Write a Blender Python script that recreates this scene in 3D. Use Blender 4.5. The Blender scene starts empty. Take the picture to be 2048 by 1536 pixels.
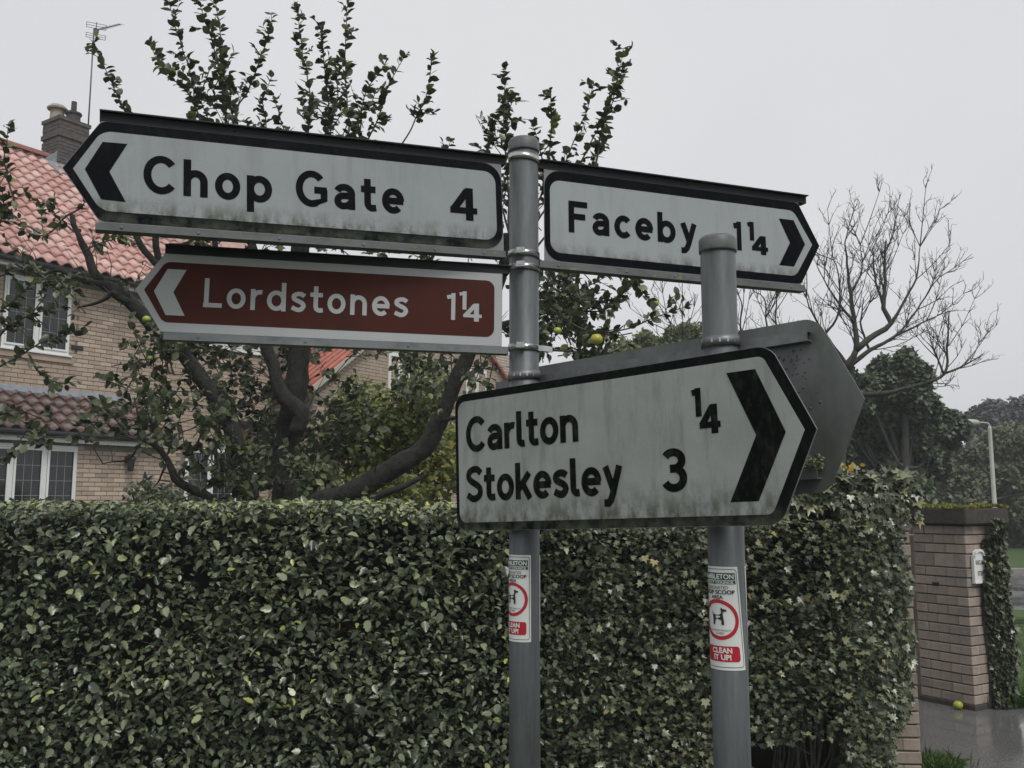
import bpy, math, random
import numpy as np
from mathutils import Matrix, Vector
rng = np.random.default_rng(7); random.seed(7)
R = math.radians
scene = bpy.context.scene
COL = scene.collection
# ---------------------------------------------------------------- camera
FPX, EYE = 1850.0, 1.65
PITCH = math.atan(232 / FPX)
cam_d = bpy.data.cameras.new('camera'); cam = bpy.data.objects.new('camera', cam_d); COL.objects.link(cam)
cam_d.sensor_width = 36.0; cam_d.lens = 36.0 * FPX / 2048; cam_d.clip_start = 0.05; cam_d.clip_end = 900
cam.location = (0, 0, EYE); cam.rotation_euler = (math.pi / 2 + PITCH, 0, 0)
scene.camera = cam
# ---------------------------------------------------------------- sky, sun, exposure (overcast, light rain)
SUN_EL, SUN_AZ = R(55), R(152)
world = bpy.data.worlds.new('World'); scene.world = world; world.use_nodes = True
wn, wl = world.node_tree.nodes, world.node_tree.links
bg = wn['Background']; bg.inputs['Strength'].default_value = 0.1
sky = wn.new('ShaderNodeTexSky'); sky.sky_type = 'NISHITA'; sky.sun_disc = False
sky.sun_elevation = SUN_EL; sky.sun_rotation = SUN_AZ; sky.dust_density = 4.0; sky.air_density = 1.0
tc = wn.new('ShaderNodeTexCoord'); nz = wn.new('ShaderNodeTexNoise'); nz.inputs['Scale'].default_value = 1.6
nz.inputs['Detail'].default_value = 3.0; nz.inputs['Roughness'].default_value = 0.45
cr = wn.new('ShaderNodeValToRGB')
cr.color_ramp.elements[0].position = 0.3; cr.color_ramp.elements[0].color = (5.2, 5.32, 5.56, 1)
cr.color_ramp.elements[1].position = 0.7; cr.color_ramp.elements[1].color = (6.16, 6.2, 6.32, 1)
mx = wn.new('ShaderNodeMixRGB'); mx.inputs['Fac'].default_value = 0.96
wl.new(tc.outputs['Generated'], nz.inputs['Vector']); wl.new(nz.outputs['Fac'], cr.inputs['Fac'])
wl.new(sky.outputs['Color'], mx.inputs['Color1']); wl.new(cr.outputs['Color'], mx.inputs['Color2'])
wl.new(mx.outputs['Color'], bg.inputs['Color'])
sun_d = bpy.data.lights.new('sun', 'SUN'); sun_d.energy = 1.5; sun_d.angle = R(25); sun_d.color = (1.0, 0.97, 0.93)
sun = bpy.data.objects.new('sun', sun_d); COL.objects.link(sun)
_sd = Vector((math.sin(SUN_AZ) * math.cos(SUN_EL), math.cos(SUN_AZ) * math.cos(SUN_EL), math.sin(SUN_EL)))
sun.rotation_euler = (-_sd).to_track_quat('-Z', 'Y').to_euler(); sun.location = (0, 0, 30)
vs = scene.view_settings; vs.view_transform = 'Standard'; vs.look = 'None'; vs.exposure = 0.32; vs.gamma = 1.0
vs.use_curve_mapping = False
scene.cycles.max_bounces = 6; scene.cycles.transparent_max_bounces = 4
# ---------------------------------------------------------------- helpers
cp, sp = math.cos(PITCH), math.sin(PITCH)
def W(px, py, Y):
    """point of the place seen at photo pixel (px, py), Y metres ahead"""
    yc = (768 - py) / FPX
    d = np.array([(px - 1024) / FPX, cp - yc * sp, sp + yc * cp])
    return np.array([0, 0, EYE]) + d * (Y / d[1])
def nrm(a):
    a = np.asarray(a, float); return a / np.maximum(np.linalg.norm(a, axis=-1, keepdims=True), 1e-9)
def link(o, parent=None):
    COL.objects.link(o)
    if parent is not None:
        o.parent = parent; o.matrix_parent_inverse = parent.matrix_basis.inverted() if parent.parent is None else Matrix()
    return o
def tag(o, label=None, cat=None, group=None, kind=None):
    if label: o['label'] = label
    if cat: o['category'] = cat
    if group: o['group'] = group
    if kind: o['kind'] = kind
    return o
def thing(name, label, cat, loc=(0, 0, 0), group=None, mat=None):
    o = bpy.data.objects.new(name, None); o.empty_display_size = 0.1
    o.matrix_basis = mat if mat is not None else Matrix.Translation(Vector([float(v) for v in loc]))
    COL.objects.link(o); return tag(o, label, cat, group)
def mesh(name, V, F, mats, smooth=False):
    me = bpy.data.meshes.new(name); me.from_pydata([tuple(map(float, v)) for v in V], [], F)
    for m in (mats if isinstance(mats, (list, tuple)) else [mats]): me.materials.append(m)
    if smooth: me.polygons.foreach_set('use_smooth', [True] * len(me.polygons))
    me.update(); return me
def add(name, me, parent=None, M=None, local=False, kind=None):
    """local=True: mesh is written in the parent's own frame, else in world frame"""
    o = bpy.data.objects.new(name, me)
    COL.objects.link(o)
    if parent is not None:
        o.parent = parent
        if not local: o.matrix_parent_inverse = WM(parent).inverted()
    if M is not None: o.matrix_basis = M
    if kind: o['kind'] = kind
    return o
def WM(o):
    m = o.matrix_parent_inverse @ o.matrix_basis if o.parent else o.matrix_basis
    return WM(o.parent) @ m if o.parent else m
class MB:
    def __init__(s): s.V = []; s.F = []
    def raw(s, V, F):
        b = len(s.V); s.V += [tuple(map(float, v)) for v in V]; s.F += [tuple(i + b for i in f) for f in F]; return s
    def box(s, x0, x1, y0, y1, z0, z1, c=0.0):
        if c:
            V = []
            for z, k in ((z0, c), (z0 + c, 0), (z1 - c, 0), (z1, c)):
                V += [(x0 + c + k * 0, y0 + k, z), (x1 - c, y0 + k, z), (x1 - k, y0 + c, z), (x1 - k, y1 - c, z), (x1 - c, y1 - k, z), (x0 + c, y1 - k, z), (x0 + k, y1 - c, z), (x0 + k, y0 + c, z)]
            F = [tuple(range(7, -1, -1)), tuple(range(24, 32))]
            for r in range(3):
                for i in range(8): F.append((r * 8 + i, r * 8 + (i + 1) % 8, r * 8 + 8 + (i + 1) % 8, r * 8 + 8 + i))
            return s.raw(V, F)
        return s.raw([(x0, y0, z0), (x1, y0, z0), (x1, y1, z0), (x0, y1, z0), (x0, y0, z1), (x1, y0, z1), (x1, y1, z1), (x0, y1, z1)],
                     [(3, 2, 1, 0), (4, 5, 6, 7), (0, 1, 5, 4), (1, 2, 6, 5), (2, 3, 7, 6), (3, 0, 4, 7)])
    def tube(s, P, rad, n=8, cap=True):
        P = np.asarray(P, float); rad = np.broadcast_to(np.asarray(rad, float), (len(P),))
        T = nrm(np.gradient(P, axis=0)); up = np.array([0.31, 0.17, 0.93])
        if abs(T[0] @ nrm(up)) > 0.95: up = np.array([1.0, 0.2, 0])
        V = []; u = nrm(np.cross(T[0], up))
        for p, t, r in zip(P, T, rad):
            u = nrm(u - t * (u @ t)); v = np.cross(t, u)
            for k in range(n):
                a = 2 * math.pi * k / n; V.append(p + r * (math.cos(a) * u + math.sin(a) * v))
        F = []
        for i in range(len(P) - 1):
            for k in range(n): F.append((i * n + k, i * n + (k + 1) % n, i * n + n + (k + 1) % n, i * n + n + k))
        if cap: F += [tuple(range(n - 1, -1, -1)), tuple(range((len(P) - 1) * n, len(P) * n))]
        return s.raw(V, F)
    def lathe(s, prof, n=32, c=(0, 0)):
        V = []; F = []
        for r, z in prof:
            for k in range(n):
                a = 2 * math.pi * k / n; V.append((c[0] + r * math.cos(a), c[1] + r * math.sin(a), z))
        for i in range(len(prof) - 1):
            for k in range(n): F.append((i * n + k, i * n + (k + 1) % n, i * n + n + (k + 1) % n, i * n + n + k))
        F += [tuple(range(n - 1, -1, -1)), tuple(range((len(prof) - 1) * n, len(prof) * n))]
        return s.raw(V, F)
    def prism(s, pts, y0, y1):
        """polygon in x,z swept along y"""
        n = len(pts); V = [(x, y0, z) for x, z in pts] + [(x, y1, z) for x, z in pts]
        F = [tuple(range(n)), tuple(range(2 * n - 1, n - 1, -1))] + [((i + 1) % n, i, n + i, n + (i + 1) % n) for i in range(n)]
        return s.raw(V, F)
    def sheet(s, pts, y): return s.raw([(x, y, z) for x, z in pts], [tuple(range(len(pts)))])
    def go(s, name, mat, parent=None, smooth=False, **k): return add(name, mesh(name, s.V, s.F, mat, smooth), parent, **k)
def rounded(pts, rads, n=7):
    """polygon corners rounded by quadratic fillets"""
    out = []; N = len(pts)
    for i in range(N):
        p = np.array(pts[i], float); a = np.array(pts[i - 1], float); b = np.array(pts[(i + 1) % N], float); r = rads[i]
        if r <= 0: out.append(tuple(p)); continue
        p0 = p + nrm(a - p) * r; p1 = p + nrm(b - p) * r
        for k in range(n + 1):
            t = k / n; c = 0.42
            q = (1 - t) ** 3 * p0 + 3 * (1 - t) ** 2 * t * (p0 + (p - p0) * .56) + 3 * (1 - t) * t * t * (p1 + (p - p1) * .56) + t ** 3 * p1
            out.append(tuple(q))
    return out
# ---------------------------------------------------------------- materials
def mat(name, col, rough=0.6, col2=None, scale=8.0, bump=0.0, bscale=60.0, metal=0.0, spec=0.5, obj_rand=0.0, extra=None, coat=0.0, stretch=None):
    m = bpy.data.materials.new(name); m.use_nodes = True; N, L = m.node_tree.nodes, m.node_tree.links
    b = N['Principled BSDF']; b.inputs['Roughness'].default_value = rough; b.inputs['Metallic'].default_value = metal
    b.inputs['Specular IOR Level'].default_value = spec; b.inputs['Coat Weight'].default_value = coat
    t = N.new('ShaderNodeTexCoord'); vec = t.outputs['Object']
    if stretch:
        mp = N.new('ShaderNodeMapping'); mp.inputs['Scale'].default_value = stretch; L.new(vec, mp.inputs['Vector']); vec = mp.outputs['Vector']
    out = None
    if col2 is not None:
        n1 = N.new('ShaderNodeTexNoise'); n1.inputs['Scale'].default_value = scale; n1.inputs['Detail'].default_value = 6; n1.inputs['Roughness'].default_value = 0.65
        L.new(vec, n1.inputs['Vector'])
        r = N.new('ShaderNodeValToRGB'); r.color_ramp.elements[0].position = 0.32; r.color_ramp.elements[1].position = 0.68
        r.color_ramp.elements[0].color = (*col, 1); r.color_ramp.elements[1].color = (*col2, 1)
        L.new(n1.outputs['Fac'], r.inputs['Fac']); out = r.outputs['Color']
    else:
        c = N.new('ShaderNodeRGB'); c.outputs[0].default_value = (*col, 1); out = c.outputs[0]
    if obj_rand:
        oi = N.new('ShaderNodeObjectInfo'); mr = N.new('ShaderNodeMapRange'); L.new(oi.outputs['Random'], mr.inputs['Value'])
        mr.inputs['To Min'].default_value = 1 - obj_rand; mr.inputs['To Max'].default_value = 1 + obj_rand
        hs = N.new('ShaderNodeHueSaturation'); L.new(mr.outputs['Result'], hs.inputs['Value']); L.new(out, hs.inputs['Color']); out = hs.outputs['Color']
    if extra: out = extra(N, L, t, out, b)
    L.new(out, b.inputs['Base Color'])
    if bump:
        n2 = N.new('ShaderNodeTexNoise'); n2.inputs['Scale'].default_value = bscale; n2.inputs['Detail'].default_value = 5; L.new(vec, n2.inputs['Vector'])
        bp = N.new('ShaderNodeBump'); bp.inputs['Strength'].default_value = bump; bp.inputs['Distance'].default_value = 0.01
        L.new(n2.outputs['Fac'], bp.inputs['Height']); L.new(bp.outputs['Normal'], b.inputs['Normal'])
    return m
def mixin(N, L, fac, a, colr):
    mixn = N.new('ShaderNodeMixRGB'); L.new(fac, mixn.inputs['Fac']); L.new(a, mixn.inputs['Color1']); mixn.inputs['Color2'].default_value = (*colr, 1)
    return mixn.outputs['Color']
def noise_mask(N, L, t, scale, lo, hi, stretch=(1, 1, 1), detail=5):
    mp = N.new('ShaderNodeMapping'); mp.inputs['Scale'].default_value = stretch; L.new(t.outputs['Object'], mp.inputs['Vector'])
    n = N.new('ShaderNodeTexNoise'); n.inputs['Scale'].default_value = scale; n.inputs['Detail'].default_value = detail; n.inputs['Roughness'].default_value = 0.7
    L.new(mp.outputs['Vector'], n.inputs['Vector'])
    r = N.new('ShaderNodeMapRange'); r.inputs['From Min'].default_value = lo; r.inputs['From Max'].default_value = hi; L.new(n.outputs['Fac'], r.inputs['Value'])
    return r.outputs['Result']
def zband(N, L, t, z0, z1):
    """1 at local height z0 fading to 0 at z1: where run-off dirt and algae gather along the lower edge"""
    s = N.new('ShaderNodeSeparateXYZ'); L.new(t.outputs['Object'], s.inputs['Vector'])
    r = N.new('ShaderNodeMapRange'); r.inputs['From Min'].default_value = z0; r.inputs['From Max'].default_value = z1
    r.inputs['To Min'].default_value = 1; r.inputs['To Max'].default_value = 0; L.new(s.outputs['Z'], r.inputs['Value']); return r.outputs['Result']
def mul(N, L, a, b):
    m_ = N.new('ShaderNodeMath'); m_.operation = 'MULTIPLY'; m_.use_clamp = True; L.new(a, m_.inputs[0])
    if isinstance(b, float): m_.inputs[1].default_value = b
    else: L.new(b, m_.inputs[1])
    return m_.outputs[0]
def sheeting(name, col, zlo, zhi, streak=0.35, algae=0.8, honey=0.2):
    """retroreflective sheeting: fine honeycomb cells, streaky dirt, algae along the bottom"""
    def ex(N, L, t, c, b):
        mp = N.new('ShaderNodeMapping'); mp.inputs['Scale'].default_value = (1, 0, 0.86); L.new(t.outputs['Object'], mp.inputs['Vector'])
        v = N.new('ShaderNodeTexVoronoi'); v.inputs['Scale'].default_value = 240; v.inputs['Randomness'].default_value = 0.12; L.new(mp.outputs['Vector'], v.inputs['Vector'])
        mr = N.new('ShaderNodeMapRange'); mr.inputs['From Min'].default_value = 0.3; mr.inputs['From Max'].default_value = 0.6; L.new(v.outputs['Distance'], mr.inputs['Value'])
        c = mixin(N, L, mul(N, L, mr.outputs['Result'], honey), c, tuple(x * 0.45 for x in col))
        c = mixin(N, L, mul(N, L, noise_mask(N, L, t, 26, 0.5, 0.85, (1, 1, 0.16)), streak), c, tuple(x * f for x, f in zip(col, (0.42, 0.42, 0.36))))
        c = mixin(N, L, mul(N, L, noise_mask(N, L, t, 5, 0.42, 0.8), streak * 0.7), c, tuple(x * 0.62 for x in col))
        c = mixin(N, L, mul(N, L, mul(N, L, zband(N, L, t, zlo, zhi), noise_mask(N, L, t, 34, 0.4, 0.62, (1, 1, 0.5))), algae), c, (0.045, 0.045, 0.018))
        return c
    return mat(name, col, 0.5, extra=ex, spec=0.25)
def dirty(name, col, grime, rough=0.5, sc=30, lo=.48, hi=.75, st=(1, 1, .35), metal=0.0, amount=0.8, bump=0.0, spec=0.5):
    def ex(N, L, t, c, b): return mixin(N, L, mul(N, L, noise_mask(N, L, t, sc, lo, hi, st), amount), c, grime)
    return mat(name, col, rough, extra=ex, metal=metal, bump=bump, spec=spec)
def algal(name, col, z0, z1):
    def ex(N, L, t, c, b):
        c = mixin(N, L, mul(N, L, noise_mask(N, L, t, 70, 0.5, 0.85, (1, 1, .5)), 0.6), c, (0.03, 0.033, 0.027))
        return mixin(N, L, mul(N, L, mul(N, L, zband(N, L, t, z0, z1), noise_mask(N, L, t, 18, 0.38, 0.6)), 0.85), c, (0.075, 0.085, 0.062))
    return mat(name, col, 0.65, extra=ex, spec=0.08)
def lichen_rail(name, col, spots=True, rough=0.55):
    def ex(N, L, t, c, b):
        c = mixin(N, L, mul(N, L, noise_mask(N, L, t, 22, 0.45, 0.75, (0.6, 1, 1)), 0.75), c, tuple(x * 0.35 for x in col))
        if spots: c = mixin(N, L, mul(N, L, noise_mask(N, L, t, 15, 0.60, 0.70, (.8, 1, 1.6), 10), 0.9), c, (0.42, 0.31, 0.045))
        return c
    return mat(name, col, rough, extra=ex, metal=0.1)
def leafmat(name, ramp, rough=0.36, trans=0.22, source='tint', spec=0.5):
    m = bpy.data.materials.new(name); m.use_nodes = True; N, L = m.node_tree.nodes, m.node_tree.links
    b = N['Principled BSDF']; b.inputs['Roughness'].default_value = rough; b.inputs['Specular IOR Level'].default_value = spec
    if source == 'tint': a = N.new('ShaderNodeAttribute'); a.attribute_name = 'tint'; f = a.outputs['Fac']
    else: a = N.new('ShaderNodeObjectInfo'); f = a.outputs['Random']
    r = N.new('ShaderNodeValToRGB'); r.color_ramp.interpolation = 'LINEAR'
    while len(r.color_ramp.elements) < len(ramp): r.color_ramp.elements.new(0.5)
    for e, (p, c) in zip(r.color_ramp.elements, ramp): e.position = p; e.color = (*c, 1)
    L.new(f, r.inputs['Fac']); L.new(r.outputs['Color'], b.inputs['Base Color'])
    tr = N.new('ShaderNodeBsdfTranslucent'); L.new(r.outputs['Color'], tr.inputs['Color'])
    ms = N.new('ShaderNodeMixShader'); ms.inputs['Fac'].default_value = trans
    L.new(b.outputs['BSDF'], ms.inputs[1]); L.new(tr.outputs['BSDF'], ms.inputs[2]); L.new(ms.outputs['Shader'], N['Material Output'].inputs['Surface'])
    return m
G = dict(
    galv=dirty('galvanised_steel', (0.115, 0.127, 0.132), (0.05, 0.056, 0.056), 0.5, 26, .42, .75, (1, 1, .12), 0.35, 0.9, 0.05),
    cap=dirty('grey_plastic_cap', (0.11, 0.115, 0.12), (0.06, 0.065, 0.05), 0.5, 30, .45, .7, (1, 1, 1)),
    steel=mat('stainless_band', (0.55, 0.56, 0.56), 0.28, (0.4, 0.4, 0.4), 30, metal=0.9),
    darkband=mat('dull_band', (0.2, 0.21, 0.21), 0.45, (0.13, 0.14, 0.14), 40, metal=0.5),
    alu=dirty('weathered_aluminium_back', (0.175, 0.187, 0.187), (0.085, 0.10, 0.08), 0.55, 11, .38, .72, (1, 1, .5), 0.35),
    panel=mat('grey_panel', (0.22, 0.23, 0.24), 0.5, (0.16, 0.17, 0.17), 20),
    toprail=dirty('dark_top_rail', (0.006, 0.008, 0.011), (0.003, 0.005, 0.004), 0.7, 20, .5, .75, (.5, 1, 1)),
    rail=lichen_rail('lichened_rail', (0.12, 0.132, 0.128)),
    cleanrail=lichen_rail('clean_rail', (0.17, 0.186, 0.19), False),
    ink=dirty('black_vinyl', (0.0025, 0.0036, 0.006), (0.012, 0.014, 0.013), 0.6, 40, .5, .8, (1, 1, .4), spec=.06),
    inkdirty=dirty('weathered_black_vinyl', (0.003, 0.004, 0.004), (0.04, 0.044, 0.036), 0.65, 70, .47, .8, (1, 1, .5), 0, 0.8, spec=.06),
    ink_c=algal('black_vinyl_algae', (0.0025, 0.0036, 0.006), .645, .668), ink_k=algal('weathered_vinyl_algae', (0.004, 0.005, 0.005), -.07, -.03),
    brownink=dirty('brown_vinyl', (0.060, 0.012, 0.007), (0.042, 0.009, 0.006), 0.55, 12, .4, .7, (1, 1, .3), spec=.2),
    white_c=sheeting('white_sheeting_aged', (0.31, 0.34, 0.35), .655, .705, .5, 1.0),
    white_l=sheeting('white_sheeting_new', (0.42, 0.44, 0.445), .2, .21, .12, 0.0),
    white_f=sheeting('white_sheeting_aged_right', (0.34, 0.37, 0.38), .64, .675),
    white_k=sheeting('white_sheeting_mossy', (0.34, 0.365, 0.355), -.06, .03, 1.0, 0.95),
    vin=mat('notice_vinyl', (0.72, 0.74, 0.72), 0.35, (0.64, 0.66, 0.64), 20), vred=mat('notice_red', (0.42, 0.012, 0.03), 0.4),
    vgreen=mat('notice_green', (0.012, 0.055, 0.04), 0.4), vblack=mat('notice_black', (0.015, 0.013, 0.013), 0.45),
    bark=mat('apple_bark', (0.006, 0.0055, 0.005), 0.95, (0.032, 0.033, 0.026), 26, 1.0, 70), twig=mat('twig_bark', (0.03, 0.026, 0.02), 0.8, (0.055, 0.05, 0.04), 20),
    core=mat('hedge_light_block', (0.010, 0.009, 0.006), 1.0, (0.016, 0.015, 0.01), 30, spec=.05),  # core: near-black brown for the solid light-blocking boxes inside the foliage
    bareb=mat('bare_branch', (0.028, 0.026, 0.024), 0.85, (0.06, 0.06, 0.05), 12),
    mortar=mat('mortar', (0.21, 0.18, 0.15), 0.95, (0.15, 0.125, 0.105), 15, 0.3, 200), pmortar=mat('pillar_mortar', (0.055, 0.048, 0.04), 0.95, (0.1, 0.09, 0.075), 15),
    brick=mat('buff_brick', (0.31, 0.215, 0.135), 0.85, (0.21, 0.145, 0.10), 20, 0.4, 120, obj_rand=0.28),
    brick_s=mat('buff_brick_joined', (0.45, 0.36, 0.28), 0.85, (0.33, 0.26, 0.20), 5, 0.4, 120),
    pbrick=dirty('pillar_brick', (0.25, 0.19, 0.155), (0.115, 0.095, 0.075), 0.75, 7, .42, .75, (1, 1, .5), 0, 0.75, 0.3),
    chim=dirty('sooty_brick', (0.10, 0.09, 0.08), (0.045, 0.04, 0.038), 0.9, 9, .4, .7, (1, 1, 1), 0, 0.9, 0.4),
    tile=mat('red_pantile', (0.46, 0.15, 0.105), 0.5, (0.30, 0.10, 0.075), 9, 0.3, 90, obj_rand=0.22), tile_s=mat('red_pantile_joined', (0.48, 0.29, 0.25), 0.4, (0.34, 0.18, 0.155), 4, 0.3, 90),
    tile2=mat('brown_pantile', (0.15, 0.062, 0.045), 0.42, (0.09, 0.04, 0.03), 9, 0.3, 90, obj_rand=0.2), tile3=mat('orange_tile', (0.42, 0.13, 0.085), 0.55, (0.28, 0.09, 0.06), 6),
    upvc=mat('white_upvc', (0.76, 0.77, 0.77), 0.35, (0.68, 0.7, 0.69), 6), lead=mat('lead_flashing', (0.17, 0.19, 0.22), 0.5, (0.26, 0.28, 0.3), 9),
    came=mat('lead_came', (0.24, 0.25, 0.25), 0.5), gutter=mat('black_gutter', (0.012, 0.012, 0.013), 0.4), wood=mat('brown_boards', (0.2, 0.12, 0.06), 0.7, (0.13, 0.08, 0.04), 12),
    pot=mat('clay_pot', (0.07, 0.055, 0.05), 0.8, (0.03, 0.03, 0.03), 14), potb=mat('buff_pot', (0.36, 0.34, 0.26), 0.8, (0.25, 0.23, 0.18), 14),
    room=mat('dark_room', (0.02, 0.02, 0.02), 0.9), curtain=mat('curtain', (0.3, 0.3, 0.29), 0.9),
    tarmac=None, slab=dirty('mossy_cap_stone', (0.06, 0.05, 0.042), (0.025, 0.023, 0.02), 0.8, 20, .4, .7, (1, 1, 1), 0, 0.9, 0.5),
    moss=mat('moss', (0.10, 0.12, 0.02), 0.95, (0.19, 0.18, 0.04), 30, 0.8, 90), lamp=mat('lamp_column_paint', (0.44, 0.46, 0.41), 0.5, (0.36, 0.38, 0.33), 8),
    aerial=mat('aerial_metal', (0.09, 0.09, 0.095), 0.4, metal=0.4), yapple=mat('yellow_apple', (0.42, 0.36, 0.035), 0.35, (0.30, 0.33, 0.05), 30), gapple=mat('green_apple', (0.34, 0.44, 0.07), 0.35, (0.24, 0.33, 0.05), 30),
    plate=mat('painted_plate', (0.72, 0.73, 0.71), 0.4), platetx=mat('plate_lettering', (0.09, 0.09, 0.09), 0.5), iron=mat('black_iron', (0.01, 0.01, 0.011), 0.45),
)
def glassm():
    m = bpy.data.materials.new('window_glass'); m.use_nodes = True; N = m.node_tree.nodes
    b = N['Principled BSDF']; b.inputs['Base Color'].default_value = (0.016, 0.018, 0.019, 1); b.inputs['Roughness'].default_value = 0.06; b.inputs['Specular IOR Level'].default_value = 0.55
    return m
G['glass'] = glassm()
def wetroad(name, c1, c2, puddle=0.55):
    m = bpy.data.materials.new(name); m.use_nodes = True; N, L = m.node_tree.nodes, m.node_tree.links
    b = N['Principled BSDF']; t = N.new('ShaderNodeTexCoord')
    n1 = N.new('ShaderNodeTexNoise'); n1.inputs['Scale'].default_value = 90; n1.inputs['Detail'].default_value = 4; L.new(t.outputs['Object'], n1.inputs['Vector'])
    r = N.new('ShaderNodeValToRGB'); r.color_ramp.elements[0].color = (*c1, 1); r.color_ramp.elements[1].color = (*c2, 1); r.color_ramp.elements[0].position = .35; r.color_ramp.elements[1].position = .7
    L.new(n1.outputs['Fac'], r.inputs['Fac']); L.new(r.outputs['Color'], b.inputs['Base Color'])
    n2 = N.new('ShaderNodeTexNoise'); n2.inputs['Scale'].default_value = 1.1; n2.inputs['Detail'].default_value = 5; L.new(t.outputs['Object'], n2.inputs['Vector'])
    mr = N.new('ShaderNodeMapRange'); mr.inputs['From Min'].default_value = puddle - .12; mr.inputs['From Max'].default_value = puddle + .05; L.new(n2.outputs['Fac'], mr.inputs['Value'])
    mr.inputs['To Min'].default_value = 0.30; mr.inputs['To Max'].default_value = 0.05; L.new(mr.outputs['Result'], b.inputs['Roughness'])
    bp = N.new('ShaderNodeBump'); bp.inputs['Distance'].default_value = 0.004
    mr2 = N.new('ShaderNodeMapRange'); mr2.inputs['From Min'].default_value = puddle - .12; mr2.inputs['From Max'].default_value = puddle + .05; mr2.inputs['To Min'].default_value = 0.5; mr2.inputs['To Max'].default_value = 0.03
    L.new(n2.outputs['Fac'], mr2.inputs['Value']); L.new(mr2.outputs['Result'], bp.inputs['Strength']); L.new(n1.outputs['Fac'], bp.inputs['Height']); L.new(bp.outputs['Normal'], b.inputs['Normal'])
    return m
G['tarmac'] = wetroad('wet_tarmac', (0.055, 0.055, 0.058), (0.19, 0.187, 0.182), 0.54)
G['grass'] = mat('grass_turf', (0.028, 0.058, 0.008), 0.8, (0.052, 0.095, 0.014), 3, 0.6, 120)
G['earth'] = mat('earth_and_grass', (0.03, 0.05, 0.012), 0.9, (0.06, 0.07, 0.025), 1.5, 0.6, 40)
HR = [(0.0, (0.020, 0.030, 0.018)), (0.3, (0.058, 0.078, 0.045)), (0.6, (0.165, 0.20, 0.12)), (0.9, (0.29, 0.32, 0.18)), (1.0, (0.40, 0.41, 0.11))]
IR = [(0.0, (0.022, 0.032, 0.02)), (0.35, (0.075, 0.092, 0.055)), (0.65, (0.16, 0.18, 0.105)), (0.9, (0.24, 0.25, 0.145)), (1.0, (0.28, 0.24, 0.10))]
AR = [(0.0, (0.024, 0.034, 0.017)), (0.45, (0.066, 0.086, 0.040)), (0.8, (0.15, 0.175, 0.08)), (1.0, (0.26, 0.26, 0.075))]
SR = [(0.0, (0.05, 0.07, 0.02)), (0.4, (0.15, 0.185, 0.05)), (0.8, (0.28, 0.30, 0.075)), (1.0, (0.40, 0.36, 0.08))]
TR1 = [(0.0, (0.045, 0.065, 0.040)), (0.6, (0.095, 0.125, 0.070)), (1.0, (0.16, 0.185, 0.095))]  # right-hand tree leaves, lightened to put haze into the colour
TR2 = [(0.0, (0.07, 0.088, 0.05)), (0.6, (0.13, 0.145, 0.08)), (1.0, (0.20, 0.195, 0.10))]  # spreading tree leaves, haze mixed into the colour the same way
TR3 = [(0.0, (0.06, 0.07, 0.067)), (0.6, (0.10, 0.112, 0.105)), (1.0, (0.14, 0.15, 0.135))]  # farthest tree leaves, greyed and lightened as painted haze
TR4 = [(0.0, (0.09, 0.12, 0.045)), (0.6, (0.16, 0.20, 0.07)), (1.0, (0.23, 0.27, 0.1))]
LM = {}
for k_, r_, tr_, ro_ in (('hedge', HR, .05, .26), ('ivy', IR, .04, .26), ('apple', AR, .22, .4), ('shrub', SR, .25, .42), ('t1', TR1, .2, .5), ('t2', TR2, .2, .5), ('t3', TR3, .2, .6), ('t4', TR4, .3, .5)):
    LM[k_] = leafmat(k_ + '_leaf', r_, ro_, tr_); LM[k_ + '_o'] = leafmat(k_ + '_leaf_single', r_, ro_, tr_, 'rand')
G['flower'] = leafmat('yellow_leaf', [(0, (0.45, 0.30, 0.03)), (1, (0.6, 0.45, 0.08))], .5, .3)
# ---------------------------------------------------------------- leaves
def T_(pts, tris): return np.array(pts, float), np.array(tris, int)
OV = T_([(0, 0, 0), (-.2, .16, .05), (.2, .16, .05), (0, .3, -.01), (-.31, .42, .09), (.31, .42, .09), (0, .62, -.01), (-.24, .72, .05), (.24, .72, .05), (0, 1, -.06)],
        [(0, 3, 1), (0, 2, 3), (1, 3, 4), (3, 2, 5), (3, 6, 4), (3, 5, 6), (4, 6, 7), (6, 5, 8), (6, 9, 7), (6, 8, 9)])
SER = T_([(0, 0, 0), (-.22, .12, .04), (.22, .12, .04), (0, .4, -.02), (-.33, .34, .09), (.33, .34, .09), (-.27, .42, .06), (.27, .42, .06), (-.33, .6, .09), (.33, .6, .09), (-.2, .68, .05), (.2, .68, .05), (-.17, .84, .03), (.17, .84, .03), (0, 1, -.08)],
         [(0, 3, 1), (0, 2, 3), (1, 3, 4), (3, 2, 5), (3, 6, 4), (3, 5, 7), (3, 8, 6), (3, 7, 9), (3, 10, 8), (3, 9, 11), (3, 12, 10), (3, 11, 13), (3, 14, 12), (3, 13, 14)])
IV = T_([(0, .12, 0), (-.22, 0, .03), (-.46, .2, .06), (-.28, .36, .02), (-.42, .66, .05), (-.14, .58, 0), (0, 1, -.06), (.14, .58, 0), (.42, .66, .05), (.28, .36, .02), (.46, .2, .06), (.22, 0, .03), (0, .42, -.03)],
        [(12, i + 1, i) for i in range(0, 11)] + [(12, 0, 11)])
DI = T_([(0, 0, 0), (-.33, .35, .06), (.33, .35, .06), (0, .5, -.02), (-.22, .75, .04), (.22, .75, .04), (0, 1, -.05)], [(0, 3, 1), (0, 2, 3), (1, 3, 4), (3, 2, 5), (3, 6, 4), (3, 5, 6)])
QU = T_([(0, 0, 0), (-.42, .5, .1), (.42, .5, .1), (0, 1, -.05)], [(0, 2, 1), (1, 2, 3)])
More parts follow.
